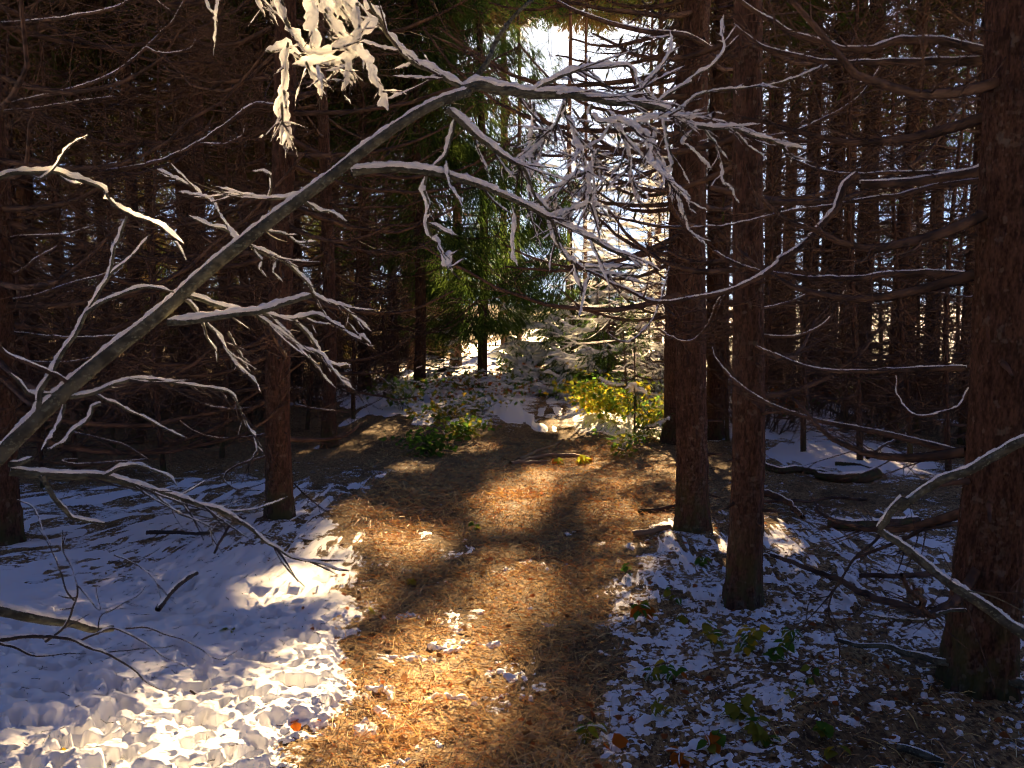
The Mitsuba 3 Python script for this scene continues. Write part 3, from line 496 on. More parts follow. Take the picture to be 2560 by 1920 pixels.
# thin frosted saplings that make the lacework in the bright gap
for q_, (px, d, h_) in enumerate(((1392, 14, 3.9), (1432, 13.2, 4.6), (1345, 13, 4.6), (1300, 15.5, 5.2), (1258, 18, 5.0), (1405, 17, 6.0), (1215, 21, 6.5), (1330, 21, 6.5))):
    g = rng_of(333, q_); x = (px - 1106) / FPX * d; b = np.array([x, d, float(height(x, d)) - .05]); k = key_of('frosted_sapling')
    tag(k, '%s frosted thin sapling in the bright gap, counted leftwards from the dark trunk pair' % ('first second third fourth fifth sixth seventh eighth'.split()[[1432, 1405, 1392, 1345, 1330, 1300, 1258, 1215].index(px)]), 'sapling')
    z = np.linspace(0, h_, 16); C = b + np.stack([.1 * np.sin(z * .8 + q_), .08 * np.cos(z), z], -1); part(k, 'trunk', tubes(C[None], (.016 * (1 - .8 * z / h_))[None], 6), 'mat_twig', True)
    Ps, ms, sn = [], [], []
    for i in range(34):
        z1 = .35 + (h_ - .5) * (i + g.random()) / 34; L = g.uniform(.45, 1.25) * (1.1 - .6 * z1 / h_); P = limb_curve(b + np.array([.1 * math.sin(z1 * .8 + q_), .08 * math.cos(z1), z1]), g.uniform(0, 6.28), L, g.uniform(.1, .6), g, 8, sag=.4, lift=.1); Ps.append(P)
        Q, R = spread(P, None, g, 8, .34 * L + .12, sag=-.25, r=.0026); ms.append(tubes(Q, R, 3)); up = np.array([0, 0, .006 + .0006 * d]); w = (.0055 + .0006 * d) * g.uniform(.5, 1.3, len(Q))
        keep = g.random(len(Q)) < .8; sn.append(tubes(Q[keep] + up, w[keep][:, None] * np.array([.6, 1, .9, .7, .3]), 4))
    Ps = np.array(Ps); part(k, 'branches', join([tubes(Ps, (.007 * (1 - .7 * np.linspace(0, 1, 8)))[None] * np.ones((34, 1)), 4)] + ms), 'mat_twig', kind='stuff')
    sn.append(tubes(Ps + np.array([0, 0, .008]), ((.007 + .0006 * d) * np.array([.3, .9, 1, 1, .9, .9, .7, .3]))[None] * g.uniform(.5, 1.2, (34, 1)), 5)); part(k, 'snow', join(sn), 'mat_snow_hanging', kind='stuff')

# the green spruce with hanging sprays and its neighbours along the light
def green_tree(px, d, H, R, z0, label, seed, nb, per, fol='mat_needle', r=.11, name='green_spruce', L=(.14, .3), W=(.014, .03), droop=None, snow=0, shape=.7):
    droop = droop or (.22 if d > 33 and z0 > 12 else .62)
    x = (px - 1106) / FPX * d; b = np.array([x, d, float(height(x, d))]); g = rng_of(seed, 3); k = key_of(name); tag(k, label, 'tree')
    part(k, 'trunk', trunk_mesh(b, r, H, (0, 0), seed, 16, .15, 1.2, .06), 'mat_bark', True)
    f, bb = crown(b, z0, H, R, g, nb, per, L, W, droop, shape=shape)
    part(k, 'crown', f, fol, kind='stuff'); part(k, 'crown_branches', bb, 'mat_twig', kind='stuff')
    if snow:
        # snow lodged on the boughs: short lumpy pads along each of them
        n8 = len(bb[0]) // 32; C = bb[0].reshape(n8, 8, 4, 3).mean(2); pads = []
        for c in C:
            if g.random() > snow: continue
            L_ = np.linalg.norm(c[-1] - c[0]); q = catmull(c[2:], 12); w = .025 + .05 * L_ * np.sin(np.linspace(.25, 3.0, 12)); w = w * (.5 + nz(q * 9, seed))
            pads.append(tubes((q + [0, 0, .03])[None], w[None], 6, (w * .55)[None], True))
            for s_ in (-1, 1):
                for _q in range(3):
                    i = g.integers(3, 11); e = q[i] + (unit(np.cross(q[i] - q[i - 1], [0, 0, 1.0])) * s_ * .3 + unit(q[i] - q[i - 1]) * .25 - np.array([0, 0, .12])) * L_ * g.uniform(.4, 1)
                    q2 = catmull([q[i], (q[i] + e) / 2 + [0, 0, .03], e], 6); pads.append(tubes((q2 + [0, 0, .02])[None], (.05 * L_ * np.array([.6, .8, 1, .9, .6, .15]))[None] * g.uniform(.5, 1), 5))
        part(k, 'snow', join(pads), 'mat_snow_branch', True, kind='stuff')
    return k
green_tree(1042, 17.5, 16, 2.0, 1.5, 'tall green spruce with drooping sprays behind the path', 31, 230, 250, r=.1, droop=.75)
green_tree(905, 15.8, 15, 1.9, 2.6, 'darker green spruce crowded against the drooping one, on its shaded side', 32, 170, 170, W=(.016, .034))
green_tree(1235, 19.5, 4.6, 2.1, .25, 'young spruce loaded with snow at the end of the path', 33, 120, 130, r=.05, name='young_spruce', snow=.85, droop=.5, shape=.9)
green_tree(1372, 10.8, 1.9, .5, .15, 'small sunlit spruce sapling among yellow leaves by the path', 34, 46, 34, r=.014, name='young_spruce', snow=.3, L=(.06, .14), W=(.006, .014), droop=.3, shape=.9)
green_tree(1320, 15.5, 2.6, 1.2, .1, 'sunlit snowy young spruce to the side of the clearing', 35, 70, 60, r=.03, name='young_spruce', snow=.95, droop=.45, shape=.9)
green_tree(960, 17.5, 1.3, .6, .1, 'little dark spruce with snow on its tips, before the clearing', 36, 40, 30, r=.015, name='young_spruce', snow=.6, droop=.45, L=(.06, .14), W=(.006, .014), shape=.9)
green_tree(2010, 17, 9, 1.6, 2.4, 'green spruce with snow on its boughs near the thick trunk', 38, 60, 60, snow=.35, W=(.018, .035))
green_tree(1120, 32, 19, 2.6, 2.5, 'far green spruce with snow, above the end of the path', 39, 110, 90, snow=.5, W=(.025, .05))
green_tree(1560, 23, 18, 3.0, 5.5, 'tall spruce with thin crown behind the trunk pair', 40, 80, 50, fol='mat_needle_old', W=(.03, .06))
green_tree(1850, 27, 18, 3.0, 6.5, 'tall spruce with thin crown behind the bright gap', 41, 60, 50, fol='mat_needle_old', W=(.03, .06))
green_tree(640, 22, 18, 3.1, 4.5, 'broad brownish green spruce behind the dark trunks', 42, 190, 120, fol='mat_needle_old', W=(.03, .06))
green_tree(760, 30, 20, 3.2, 4.5, 'tall spruce deep behind the drooping green one', 43, 120, 90, fol='mat_needle_old', W=(.035, .07))
green_tree(480, 30, 20, 3.2, 4.0, 'broad spruce filling the gap deep in the dark stand', 44, 100, 80, fol='mat_needle_old', W=(.035, .07))

# tall trees whose high crowns stand across the light
green_tree(1090, 36, 27, 4.3, 15.5, 'tall bare stemmed spruce far behind the green one, its crown high up', 45, 300, 195, fol='mat_needle_old', W=(.06, .105), L=(.25, .45), r=.16, name='tall_spruce', shape=.5)
green_tree(1420, 34, 27, 4.3, 15.0, 'tall bare stemmed spruce far off beside the bright gap', 46, 330, 195, fol='mat_needle_old', W=(.06, .105), L=(.25, .45), r=.16, name='tall_spruce', shape=.5)
for q_, (px_, d_, lab_) in enumerate(((1085, 57, 'tall spruce on the skyline hidden behind the green one'), (1262, 58, 'tall spruce on the skyline above the end of the path'), (1400, 56, 'tall spruce on the skyline beside the dark trunk'), (1530, 57, 'tall spruce on the skyline behind the trunk pair'))):
    green_tree(px_, d_, 33, 4.6, 20.8, lab_, 60 + q_, 190, 190, fol='mat_needle_old', W=(.07, .12), L=(.3, .5), r=.16, name='tall_spruce', shape=.5)
green_tree(1228, 47, 32, 4.5, 18.0, 'tall spruce whose thin stem rises in the middle of the bright gap', 47, 300, 195, fol='mat_needle_old', W=(.06, .105), L=(.25, .45), r=.16, name='tall_spruce', shape=.5)

# ------------------------------------------------------------------ the leaning young tree and the other bare boughs that hang into the view
SIDE = unit(np.array([-.75, .25, .45]))
def snow_on(C, r, amount, g, gaps=.0, seed=0, hang=.55):
    """a lumpy crust of snow along the upper (or, on hanging twigs, the windward) side of the polyline C (K,3) with radii r (K)."""
    L = np.linalg.norm(np.diff(C, axis=0), axis=1).sum(); n = max(6, int(L / .011)); q = catmull(C, n); rr = np.interp(np.linspace(0, 1, n), np.linspace(0, 1, len(r)), r)
    t = unit(np.gradient(q, axis=0)); up = np.array([0, 0, 1.0]) - t[:, 2:] * t; st = np.linalg.norm(up, axis=1, keepdims=True)
    side = SIDE - (t @ SIDE)[:, None] * t; off = unit(up * sst(.15, .75, st) + unit(side) * (1 - sst(.25, .8, st)) * hang)
    lump = .75 * nz(q * 22, seed, 3) ** 1.5 * 1.5 + .55 * nz(q * 62, seed + 1, 2) + .16
    w = amount * lump * (.4 if hang < .9 else .5); fade = np.minimum(1, np.minimum(np.arange(n) + .3, n - 1 - np.arange(n) + .2) / 3.0); w = w * fade
    if gaps: w = w * (.12 + .88 * sst(gaps - .12, gaps + .12, nz(q * 9, seed + 2, 2)))
    k = 8; a = unit(np.cross(t, off)); h = w * 1.05 + rr * .55; wd = np.maximum(w * .62, np.minimum(rr * .95, w * 1.3)); ang = np.arange(k) * 2 * np.pi / k
    c = q + off * (rr * .75 + w * (.55 if hang < .9 else .3))[:, None] + (np.stack([nz(q * 55, seed + 6 + e, 2) for e in range(3)], -1) - .5) * (w * .9)[:, None]
    V = c[:, None] + wd[:, None, None] * np.cos(ang)[:, None] * a[:, None] + (h * .75)[:, None, None] * np.sin(ang)[:, None] * off[:, None]
    V = V + ((nz(V * 90, seed + 3, 2) - .5) * .0085 + (nz(V * 230, seed + 4, 1) - .5) * .0045)[..., None] * (off[:, None] + a[:, None])
    i, j = np.meshgrid(np.arange(n - 1), np.arange(k), indexing='ij'); f = np.stack([i * k + j, i * k + (j + 1) % k, (i + 1) * k + (j + 1) % k, (i + 1) * k + j], -1).reshape(-1, 4)
    V, f = V.reshape(-1, 3), f[:, ::-1]; e0, e1 = V[:k].mean(0), V[-k:].mean(0); j = np.arange(k)
    cap = np.vstack([np.stack([0 * j + len(V), j, (j + 1) % k], -1), np.stack([0 * j + len(V) + 1, (n - 1) * k + (j + 1) % k, (n - 1) * k + j], -1)])
    return np.vstack([V, e0[None], e1[None]]), np.vstack([f[:, [0, 1, 2]], f[:, [0, 2, 3]], cap])
bough_no = [0]
def bough(parent, txt, d0, d1, r0, r1, snow=0, msnow='mat_snow_branch', mat='mat_beech', twigs=0, tl=.25, tsnow=None, gaps=0, name='branch', wob=.05, label=None, hang=.55, sag=-.25, K=None, sub=0):
    """one measured bough: crop coordinates, distance from d0 to d1, radius from r0 to r1 (m), snow thickness (m)."""
    bough_no[0] += 1; s = bough_no[0]; g = rng_of(s, 4242); px = path_of(txt); n = len(px)
    u = np.r_[0, np.cumsum(np.linalg.norm(np.diff(px, axis=0), axis=1))]; u = u / u[-1]
    D = d0 + (d1 - d0) * u + np.cumsum(g.normal(0, wob / math.sqrt(n), n)) * np.sin(np.pi * np.minimum(u * 1.2, 1) * .5)
    C = catmull([at(a, b, c) for (a, b), c in zip(px, D)], K or max(10, n * 5)); K_ = len(C)
    C = C + (nz(C * 16, s, 2) - .5)[:, None] * unit(g.normal(0, 1, 3)) * .02 * np.minimum(1, np.arange(K_) / 4)[:, None]
    r = r0 + (r1 - r0) * np.linspace(0, 1, K_) ** .8; r = r * (1 + .16 * (nz(C * 30, s + 9, 2) - .5))
    k = part(parent, name, tubes(C[None], r[None], 10 if r0 > .015 else 6), mat, True, label=label)
    sn = [snow_on(C, r, snow, g, gaps, s, hang)] if snow else []
    if twigs:
        twigs = int(twigs * (2.4 if parent == 'leaning_tree' else 1))
        Q, R = spread(C, None, g, twigs, tl, sag=sag, r=min(.004, r0 * .6), K=6, tmin=.12); ms = [tubes(Q, R, 5)]
        if sub:
            for q in Q[:]:
                q2, r2 = spread(q, None, g, sub, tl * .5, sag=sag, r=.0022, K=5, tmin=.2); ms.append(tubes(q2, r2, 4))
                if tsnow and g.random() < .8:
                    for a, b in zip(q2, r2):
                        if g.random() < .75: sn.append(snow_on(a, b, tsnow * g.uniform(.4, .9), g, .4, s + int(g.integers(99)), hang))
        part(k, 'twigs', join(ms), 'mat_dark_twig' if mat == 'mat_beech' else mat, True, kind='stuff')
        if tsnow:
            for a, b in zip(Q, R):
                if g.random() < .85: sn.append(snow_on(a[: g.integers(4, 7)], b, tsnow * g.uniform(.55, 1.15), g, .3, s + int(g.integers(99)), hang))
    if sn: part(k, 'snow', join(sn), msnow, True, kind='stuff' if len(sn) > 1 else None)
    return C
lt = key_of('leaning_tree'); tag(lt, 'young bare tree leaning diagonally across from the lower left, snow along its upper side', 'tree')
# the stem, from its foot outside the frame up to the fork
stem_px = np.array([(-60, 1060), (0, 985), (60, 925), (105, 880), (165, 825), (240, 762), (310, 708), (370, 658), (430, 602), (520, 528), (600, 466), (700, 393), (780, 330), (860, 272), (930, 230), (985, 208), (1012, 200)], float)
u = np.linspace(0, 1, len(stem_px)); S0 = [at(a, b, 2.45 + .75 * t) for (a, b), t in zip(stem_px, u)]
foot = np.array([-2.05, 2.3, float(height(-2.05, 2.3)) - .1]); S0 = [foot, foot + (np.array(S0[0]) - foot) * .5 + np.array([-.05, 0, .06])] + S0
SC = catmull(S0, 150); sr = .0275 - .012 * np.linspace(0, 1, 150) ** 1.1; sr = sr * (1 + .12 * (nz(SC * 12, 3) - .5))
part(lt, 'trunk', tubes(SC[None], sr[None], 20), 'mat_beech', True)
part(lt, 'snow', snow_on(SC[12:], sr[12:], .013, rng_of(1, 1), .36, 7), 'mat_snow_branch', True)
B = lambda *a, **k: bough(lt, *a, **k)
B('2:800,560 900,530 1000,545 1100,565 1200,585 1330,585 1450,580 1560,600 1680,625 1800,640 1950,650 2050,690 2180,745 3:100,760 250,785 420,795 550,830 700,880 850,920', 3.2, 3.75, .021, .003, .034, twigs=9, tl=.3, tsnow=.016, sub=2)
B('2:830,560 890,470 960,370 1000,270 1050,190 1110,110 1180,40 1250,-20', 3.2, 3.4, .013, .007, 0)
B('2:810,545 720,500 620,440 540,410 480,370 400,290 330,200 280,100 220,0 190,-60', 3.2, 3.2, .011, .006, .036, twigs=5, tl=.3, tsnow=.022, hang=.8)
B('2:700,670 760,720 830,790 930,870 1020,940 1100,990 1180,1040 1215,1120 1250,1210 1320,1290 1360,1400 1390,1500 1450,1600 5:1480,80 1510,160 1530,240', 3.15, 3.5, .011, .003, .034, twigs=6, tl=.26, tsnow=.016, hang=.8, sub=1)
B('2:120,1062 280,1042 400,1040 550,1055 700,1080 800,1110 900,1140 1050,1200 1200,1270 1350,1350 1500,1420 1700,1530 1900,1640 5:1560,120 1700,160 1900,215', 3.05, 3.7, .014, .003, .03, twigs=8, tl=.26, tsnow=.014, sub=2)
B('2:760,735 730,850 705,950 660,1000 590,1045', 3.2, 3.25, .007, .003, .022)
B('2:705,990 720,1080 740,1160 770,1210 800,1265', 3.2, 3.22, .004, .002, .022)
B('2:580,1085 572,1170 600,1270 580,1350 600,1430 650,1500 690,1580 710,1650 5:720,40 740,150', 3.15, 3.2, .006, .003, .03, twigs=4, tl=.12, tsnow=.014, hang=1)
B('2:590,1370 650,1400 710,1435 775,1450', 3.15, 3.2, .004, .002, .024)
for tx in ('2:1445,600 1430,700 1490,800 1540,950 1560,1050 1600,1200 1620,1300 1640,1390', '2:1240,630 1232,780 1212,900 1190,960 1160,1010', '2:1425,640 1385,750 1310,840 1235,930 1150,1010', '2:1600,640 1585,690 1640,750 1750,740 1850,780 1950,850 1970,1000 2050,1080 2120,1160 2200,1230',
           '2:1690,680 1780,830 1830,950 1840,1080 1870,1200 1905,1265', '2:1840,760 1950,725 2080,715 2212,720 3:150,735', '2:1560,1060 1500,1080 1420,1130 1350,1200 1280,1260', '2:1590,1190 1570,1260 1480,1290 1420,1370', '2:1640,920 1600,1000 1590,1080 1560,1170'):
    B(tx, 3.4, 3.55, .006, .002, .032, twigs=7, tl=.2, tsnow=.017, hang=1, wob=.12, sub=2)
B('2:1180,580 1300,520 1430,460 1520,432 1700,412 1810,402 1850,440 1900,520 1960,600 2050,680', 3.3, 3.65, .008, .003, .03, twigs=5, tl=.2, tsnow=.014)
B('2:1780,610 1900,555 1970,465 2050,370 2090,290 2080,190', 3.55, 3.7, .005, .002, .022, twigs=4, tl=.18, tsnow=.012)
B('2:1960,660 2100,560 2212,500 3:120,520 200,460 300,400 375,300 360,200 370,90', 3.6, 3.8, .005, .002, .018, twigs=5, tl=.16, tsnow=.012)
B('3:110,660 200,590 300,560 500,540 660,520 800,480 1000,390 1100,310', 3.7, 4.1, .004, .002, .013, twigs=5, tl=.15, tsnow=.009)
B('3:0,690 20,850 50,1000 20,1100 80,1180 120,1300 160,1420 250,1500', 3.65, 3.8, .005, .002, .022, twigs=4, tl=.16, tsnow=.013, hang=1)
B('3:240,790 310,880 345,1000 370,1100 420,1180 455,1250', 3.7, 3.75, .004, .0015, .016, twigs=3, tl=.1, tsnow=.009, hang=1)
B('3:180,800 120,870 170,920 250,1000 300,1050', 3.7, 3.75, .004, .0015, .02, hang=1)
B('3:430,800 520,900 580,940 630,985', 3.75, 3.8, .003, .0012, .012)
B('2:1990,780 1990,900 2040,1040 2080,1150 2090,1250', 3.6, 3.65, .004, .0015, .022, hang=1, twigs=3, tl=.1, tsnow=.012)
B('2:1720,760 1650,860 1560,900 1540,860', 3.5, 3.5, .004, .002, .02)
B('2:1500,1410 1560,1290 1600,1200 1700,1080', 3.4, 3.45, .003, .0015, .012)
B('2:1110,1260 1130,1380 1110,1480 1120,1600 5:1130,60 1140,110', 3.35, 3.4, .004, .0015, .022, hang=1)
B('5:1590,150 1560,240 1540,330 1520,420', 3.5, 3.5, .004, .0015, .018, hang=1)
# boughs low on the stem
B('4:1030,460 1150,455 1300,430 1450,410 1600,390 1750,345 1850,310 1915,292', 2.75, 2.85, .012, .008, .024, label='snow laden broken side branch')
B('4:1090,270 1180,295 1250,322 1350,352 1480,380 1650,412 1800,440 1950,420 2050,470 2130,520 2212,570 5:180,540 240,600', 2.8, 3.2, .009, .002, .02, twigs=6, tl=.2, tsnow=.011, sub=1)
B('4:1140,320 1200,370 1240,460 1290,570 1330,640 1330,700', 2.8, 2.9, .006, .002, .016)
B('4:1270,465 1360,560 1400,650 1460,720 1530,790 1590,850', 2.85, 2.95, .005, .0015, .014, twigs=5, tl=.14, tsnow=.008)
B('4:1400,520 1450,600 1500,690 1540,760', 2.9, 2.95, .004, .0015, .011, twigs=3, tl=.1, tsnow=.006)
B('4:1560,405 1680,490 1800,570 1850,620 1960,650 2020,720 2120,830 2180,875', 2.9, 3.15, .006, .0015, .02, twigs=7, tl=.16, tsnow=.011)
B('4:1800,440 1880,520 1940,600 2000,680 2060,720 2160,722', 3.0, 3.2, .005, .0015, .018, twigs=4, tl=.12, tsnow=.01)
B('4:1890,660 1960,740 2000,800 2065,860', 3.1, 3.15, .004, .0012, .014)
B('4:1550,0 1650,50 1750,92 1830,152 1900,230 1950,300 2050,340 2160,370 5:100,390 230,500', 2.95, 3.3, .006, .002, .022, twigs=6, tl=.16, tsnow=.011)
B('4:1560,10 1610,80 1600,130 1635,175', 2.95, 3.0, .004, .0015, .014)
B('4:1700,80 1690,150 1740,215', 3.0, 3.02, .003, .0012, .014)
B('1:1870,1185 1750,1215 1650,1222 1550,1210 1400,1200 1250,1215 1180,1150 1080,1100 970,1040', 2.95, 3.1, .006, .002, .017, twigs=5, tl=.18, tsnow=.01)
B('1:1650,1225 1670,1120 1640,1060 1550,1045', 3.0, 3.0, .004, .002, .017)
B('1:1480,1480 1400,1420 1300,1390 1200,1352 1160,1330', 2.9, 3.0, .006, .003, .02)
B('1:1540,1420 1650,1430 1750,1440 1830,1490 1900,1480', 2.9, 3.0, .005, .002, .013, twigs=3, tl=.12, tsnow=.008)
B('1:1540,1510 1650,1560 1700,1590 1830,1645', 2.95, 3.05, .005, .002, .017, twigs=3, tl=.12, tsnow=.009)
B('1:1880,1245 1950,1290 2020,1310 2130,1360', 3.0, 3.05, .005, .002, .02)
B('1:1450,1480 1300,1240 1220,1200 1100,1180', 2.9, 3.1, .004, .002, .014)
B('4:190,1090 240,970 250,880 290,810 340,720 400,620 480,510 530,400 570,340 620,250 680,150 700,0 1:730,1480 780,1330', 2.55, 2.7, .009, .003, .013)
B('4:530,400 620,340 750,280 860,245 950,245 1070,272', 2.62, 2.75, .006, .003, .013)
B('4:680,160 770,90 850,10 1:920,1440', 2.68, 2.8, .004, .002, .009)
B('4:410,825 360,790 270,752 150,690 30,640 -20,560', 2.62, 2.5, .007, .004, .008, mat='mat_twig')
B('4:330,905 250,900 170,890 130,840 60,770', 2.6, 2.55, .008, .003, .012)
B('4:430,920 580,890 680,845 800,812 900,810 1050,830 1200,852 1380,880 1450,950 1500,1060 1570,1180 1590,1270', 2.62, 2.9, .007, .0015, .014, twigs=6, tl=.16, tsnow=.007)
B('4:590,900 700,960 850,1030 1000,1105 1150,1165', 2.65, 2.8, .004, .002, .009)
B('4:400,960 370,1060 330,1130 250,1240', 2.58, 2.55, .005, .002, .012)
B('4:620,960 570,975 540,1050 450,1130 380,1200 290,1240', 2.6, 2.55, .005, .003, .015)
B('4:60,1330 130,1320 200,1290', 2.5, 2.52, .01, .006, .018)
B('4:60,1375 260,1395 400,1402 560,1402 680,1415 800,1452 950,1492 1090,1532 1200,1572 1350,1612 1420,1650 7:1300,60 1420,110 1510,170 1620,260 1700,310 1800,370 1950,400 2100,450', 2.5, 3.0, .014, .0015, .015, twigs=9, tl=.3, tsnow=.004, label='lowest long drooping branch')
B('4:640,1402 730,1352 850,1335 950,1372 1050,1412 1090,1460', 2.6, 2.7, .006, .002, .012)
B('4:255,1400 300,1480 350,1560 400,1620 460,1665 7:640,160', 2.52, 2.6, .009, .004, .014)
B('4:1090,1530 1200,1470 1290,1410', 2.75, 2.8, .003, .0015, .007)
B('4:1380,1612 1550,1612 1680,1560 1770,1520', 2.85, 2.9, .003, .0015, .009)
B('4:920,1490 1040,1580 1150,1650 7:1280,180 1310,300', 2.75, 2.8, .003, .001, .007, twigs=3, tl=.12)
B('7:1180,100 1400,150 1530,170', 2.85, 2.9, .0025, .001, 0)
# a second young tree whose stem stands outside the frame to the left
def stem(name, label, x, y, h, r, lean, seed):
    k = key_of(name); tag(k, label, 'tree'); b = np.array([x, y, float(height(x, y)) - .1]); z = np.linspace(0, h, 24)
    C = b + np.stack([lean[0] * z + .04 * np.sin(z * 2 + seed), lean[1] * z, z], -1); part(k, 'trunk', tubes(C[None], (r * (1 - .7 * z / h))[None], 10), 'mat_beech', True); return k
s1 = stem('bare_sapling', 'bare sapling reaching in from the left edge with two snow crusted branches', -1.78, 2.5, 3.4, .03, (.02, 0), 1)
B = lambda *a, **k: bough(s1, *a, **k)
B('1:-150,1120 -20,1095 70,1065 200,1060 350,1062 440,1100 540,1122 640,1165 670,1220 730,1280 830,1330 900,1352 1000,1400 1060,1450 1130,1500', 2.5, 2.6, .008, .002, .02, gaps=.25, label='sunlit snow crusted branch', msnow='mat_snow_hanging')
B('1:190,1075 240,1100 290,1080 350,1010 400,930 460,880 540,830', 2.5, 2.52, .003, .0015, .01, gaps=.4, msnow='mat_snow_hanging')
B('1:1075,1490 1100,1530 1130,1580 1145,1605', 2.6, 2.6, .003, .0015, .016, msnow='mat_snow_hanging')
B('1:370,1085 430,1120 500,1130', 2.52, 2.53, .003, .0015, .014, msnow='mat_snow_hanging')
B('7:-120,660 0,690 150,722 300,752 450,772 560,805 700,800', 2.85, 3.0, .022, .012, .026, label='thick low branch with a crust of snow')
B('7:-120,880 0,870 150,852 330,855 450,872 550,922 640,950 740,1002 830,1062 900,1132 1000,1182 1105,1217', 2.75, 2.9, .009, .001, .01, gaps=.45, mat='mat_dark_twig')
B('7:-60,890 0,895 100,922 200,970 300,970 420,952 530,960', 2.7, 2.75, .005, .001, .006, gaps=.5, mat='mat_dark_twig')
B('7:490,880 600,832 700,802 830,862 920,912 1000,972 1070,1002 1135,1035', 2.8, 2.9, .004, .001, .008, gaps=.45, mat='mat_dark_twig')
B('7:770,802 900,795 1000,832 1120,872 1230,932 1350,985 1460,940', 2.85, 2.95, .003, .001, .006, gaps=.5, mat='mat_dark_twig')
B('7:280,882 400,790 450,660 472,560 440,430 390,330 385,200', 2.78, 2.78, .005, .0012, .005, gaps=.5, mat='mat_dark_twig', twigs=4, tl=.12)
B('7:455,630 410,570 370,450 340,370 270,250 220,160', 2.78, 2.78, .003, .001, .006, gaps=.5, mat='mat_dark_twig')
B('7:640,950 800,935 1000,920 1085,900', 2.85, 2.9, .0025, .001, 0, mat='mat_dark_twig')
B('7:480,540 550,620 610,690 590,550', 2.8, 2.82, .0025, .001, .007, gaps=.5, mat='mat_dark_twig')
B('7:600,840 620,720 700,680 850,600 900,540', 2.9, 3.0, .0025, .001, 0, mat='mat_dark_twig', twigs=4, tl=.1)
B('7:700,350 850,420 950,500 990,620', 3.0, 3.0, .0025, .001, .006, gaps=.5, mat='mat_dark_twig', twigs=3, tl=.12)
B('7:100,10 200,60 270,200 320,290', 2.8, 2.8, .002, .001, .005, mat='mat_dark_twig')
# a third, its snow hanging in from above
s2 = key_of('overhanging_branch'); tag(s2, 'branch hanging in over the top edge with long dangling clots of sunlit snow', 'branch')
B = lambda *a, **k: bough(s2, *a, msnow='mat_snow_hanging', **k)
B('1:1690,-320 1700,-120 1720,0 1750,100 1800,210 1860,300 1950,332 2100,300 2212,300 2:150,270', 3.0, 3.25, .012, .003, .045, hang=1)
for tx, w in (('1:1770,260 1752,400 1745,500 1725,600 1715,700 1765,800 1775,915', .05), ('1:1745,560 1760,660 1775,760 1765,900', .035), ('1:1730,640 1740,760 1730,880', .026), ('1:1635,315 1700,310 1770,300 1860,365', .036), ('1:1890,-60 1940,100 1922,200 1950,300', .055), ('1:1990,80 2060,180 2130,250 2180,330', .05),
              ('1:1880,380 1920,460 1962,530 1982,610', .042), ('1:1800,405 1900,392 2100,372 2212,335', .05), ('1:2170,370 2140,470 2108,560', .042), ('1:2040,390 2070,430 2040,465', .035), ('2:0,300 120,270 180,200 240,160 285,110', .05), ('2:150,20 170,200 160,300 230,400 270,500 320,600 347,675', .045),
              ('2:60,370 105,430 60,560', .035), ('2:-40,60 20,150 60,240', .05), ('1:2060,-40 2090,80 2212,110', .06), ('1:1960,-40 1990,60 2100,40', .06), ('2:60,-50 100,50 170,110', .06), ('1:1560,-80 1590,20 1630,100', .03), ('1:1640,-60 1690,40 1740,100', .03), ('1:1950,410 1965,470 1990,530', .026)):
    B(tx, 3.15, 3.25, .005, .002, w * 1.05, twigs=5, tl=.12, tsnow=.016, sub=1, hang=1, wob=.1, gaps=.08)
B('1:1260,-60 1300,60 1330,120 1325,250 1315,340', 3.2, 3.2, .003, .001, .016, gaps=.35)
B('1:1340,-60 1335,60 1330,130', 3.2, 3.2, .002, .001, .026)
# the sapling outside the right edge: forked bough low on the right
s3 = stem('bare_sapling', 'bare sapling beyond the right edge with a forked grey bough reaching in low', 2.2, 2.95, 2.6, .04, (-.02, 0), 3)
B = lambda *a, **k: bough(s3, *a, **k)
B('6:2400,1140 2212,1190 2050,1270 1850,1370 1700,1430 1550,1520 1450,1605 9:1480,5 1390,90 1325,190', 2.9, 3.2, .019, .012, .01, label='upper fork of the grey bough')
B('9:2420,960 2212,845 2050,720 1900,620 1750,530 1640,430 1520,340 1400,255 1320,195', 2.8, 3.2, .022, .013, .012, label='lower snowy fork of the grey bough')
B('9:1330,220 1290,270 1170,370 1100,480 1040,570 1010,680 1040,800 1070,900 1080,1150', 3.2, 3.25, .006, .0015, 0, mat='mat_dark_twig', twigs=4, tl=.2)
B('9:1000,720 960,850', 3.2, 3.2, .003, .001, 0, mat='mat_dark_twig')
B('9:1030,600 900,640 860,780 780,900 740,1010', 3.2, 3.25, .0025, .001, 0, mat='mat_dark_twig')
B('9:1520,340 1600,430 1680,500 1740,570', 3.05, 3.05, .003, .001, 0, mat='mat_dark_twig')
B('9:1870,570 2000,600 2100,640 2212,700', 2.9, 2.85, .003, .002, 0)
B('9:1860,690 1700,705 1600,748 1450,740 1250,720', 3.1, 3.3, .007, .004, .004, label='lichen grey twig end')
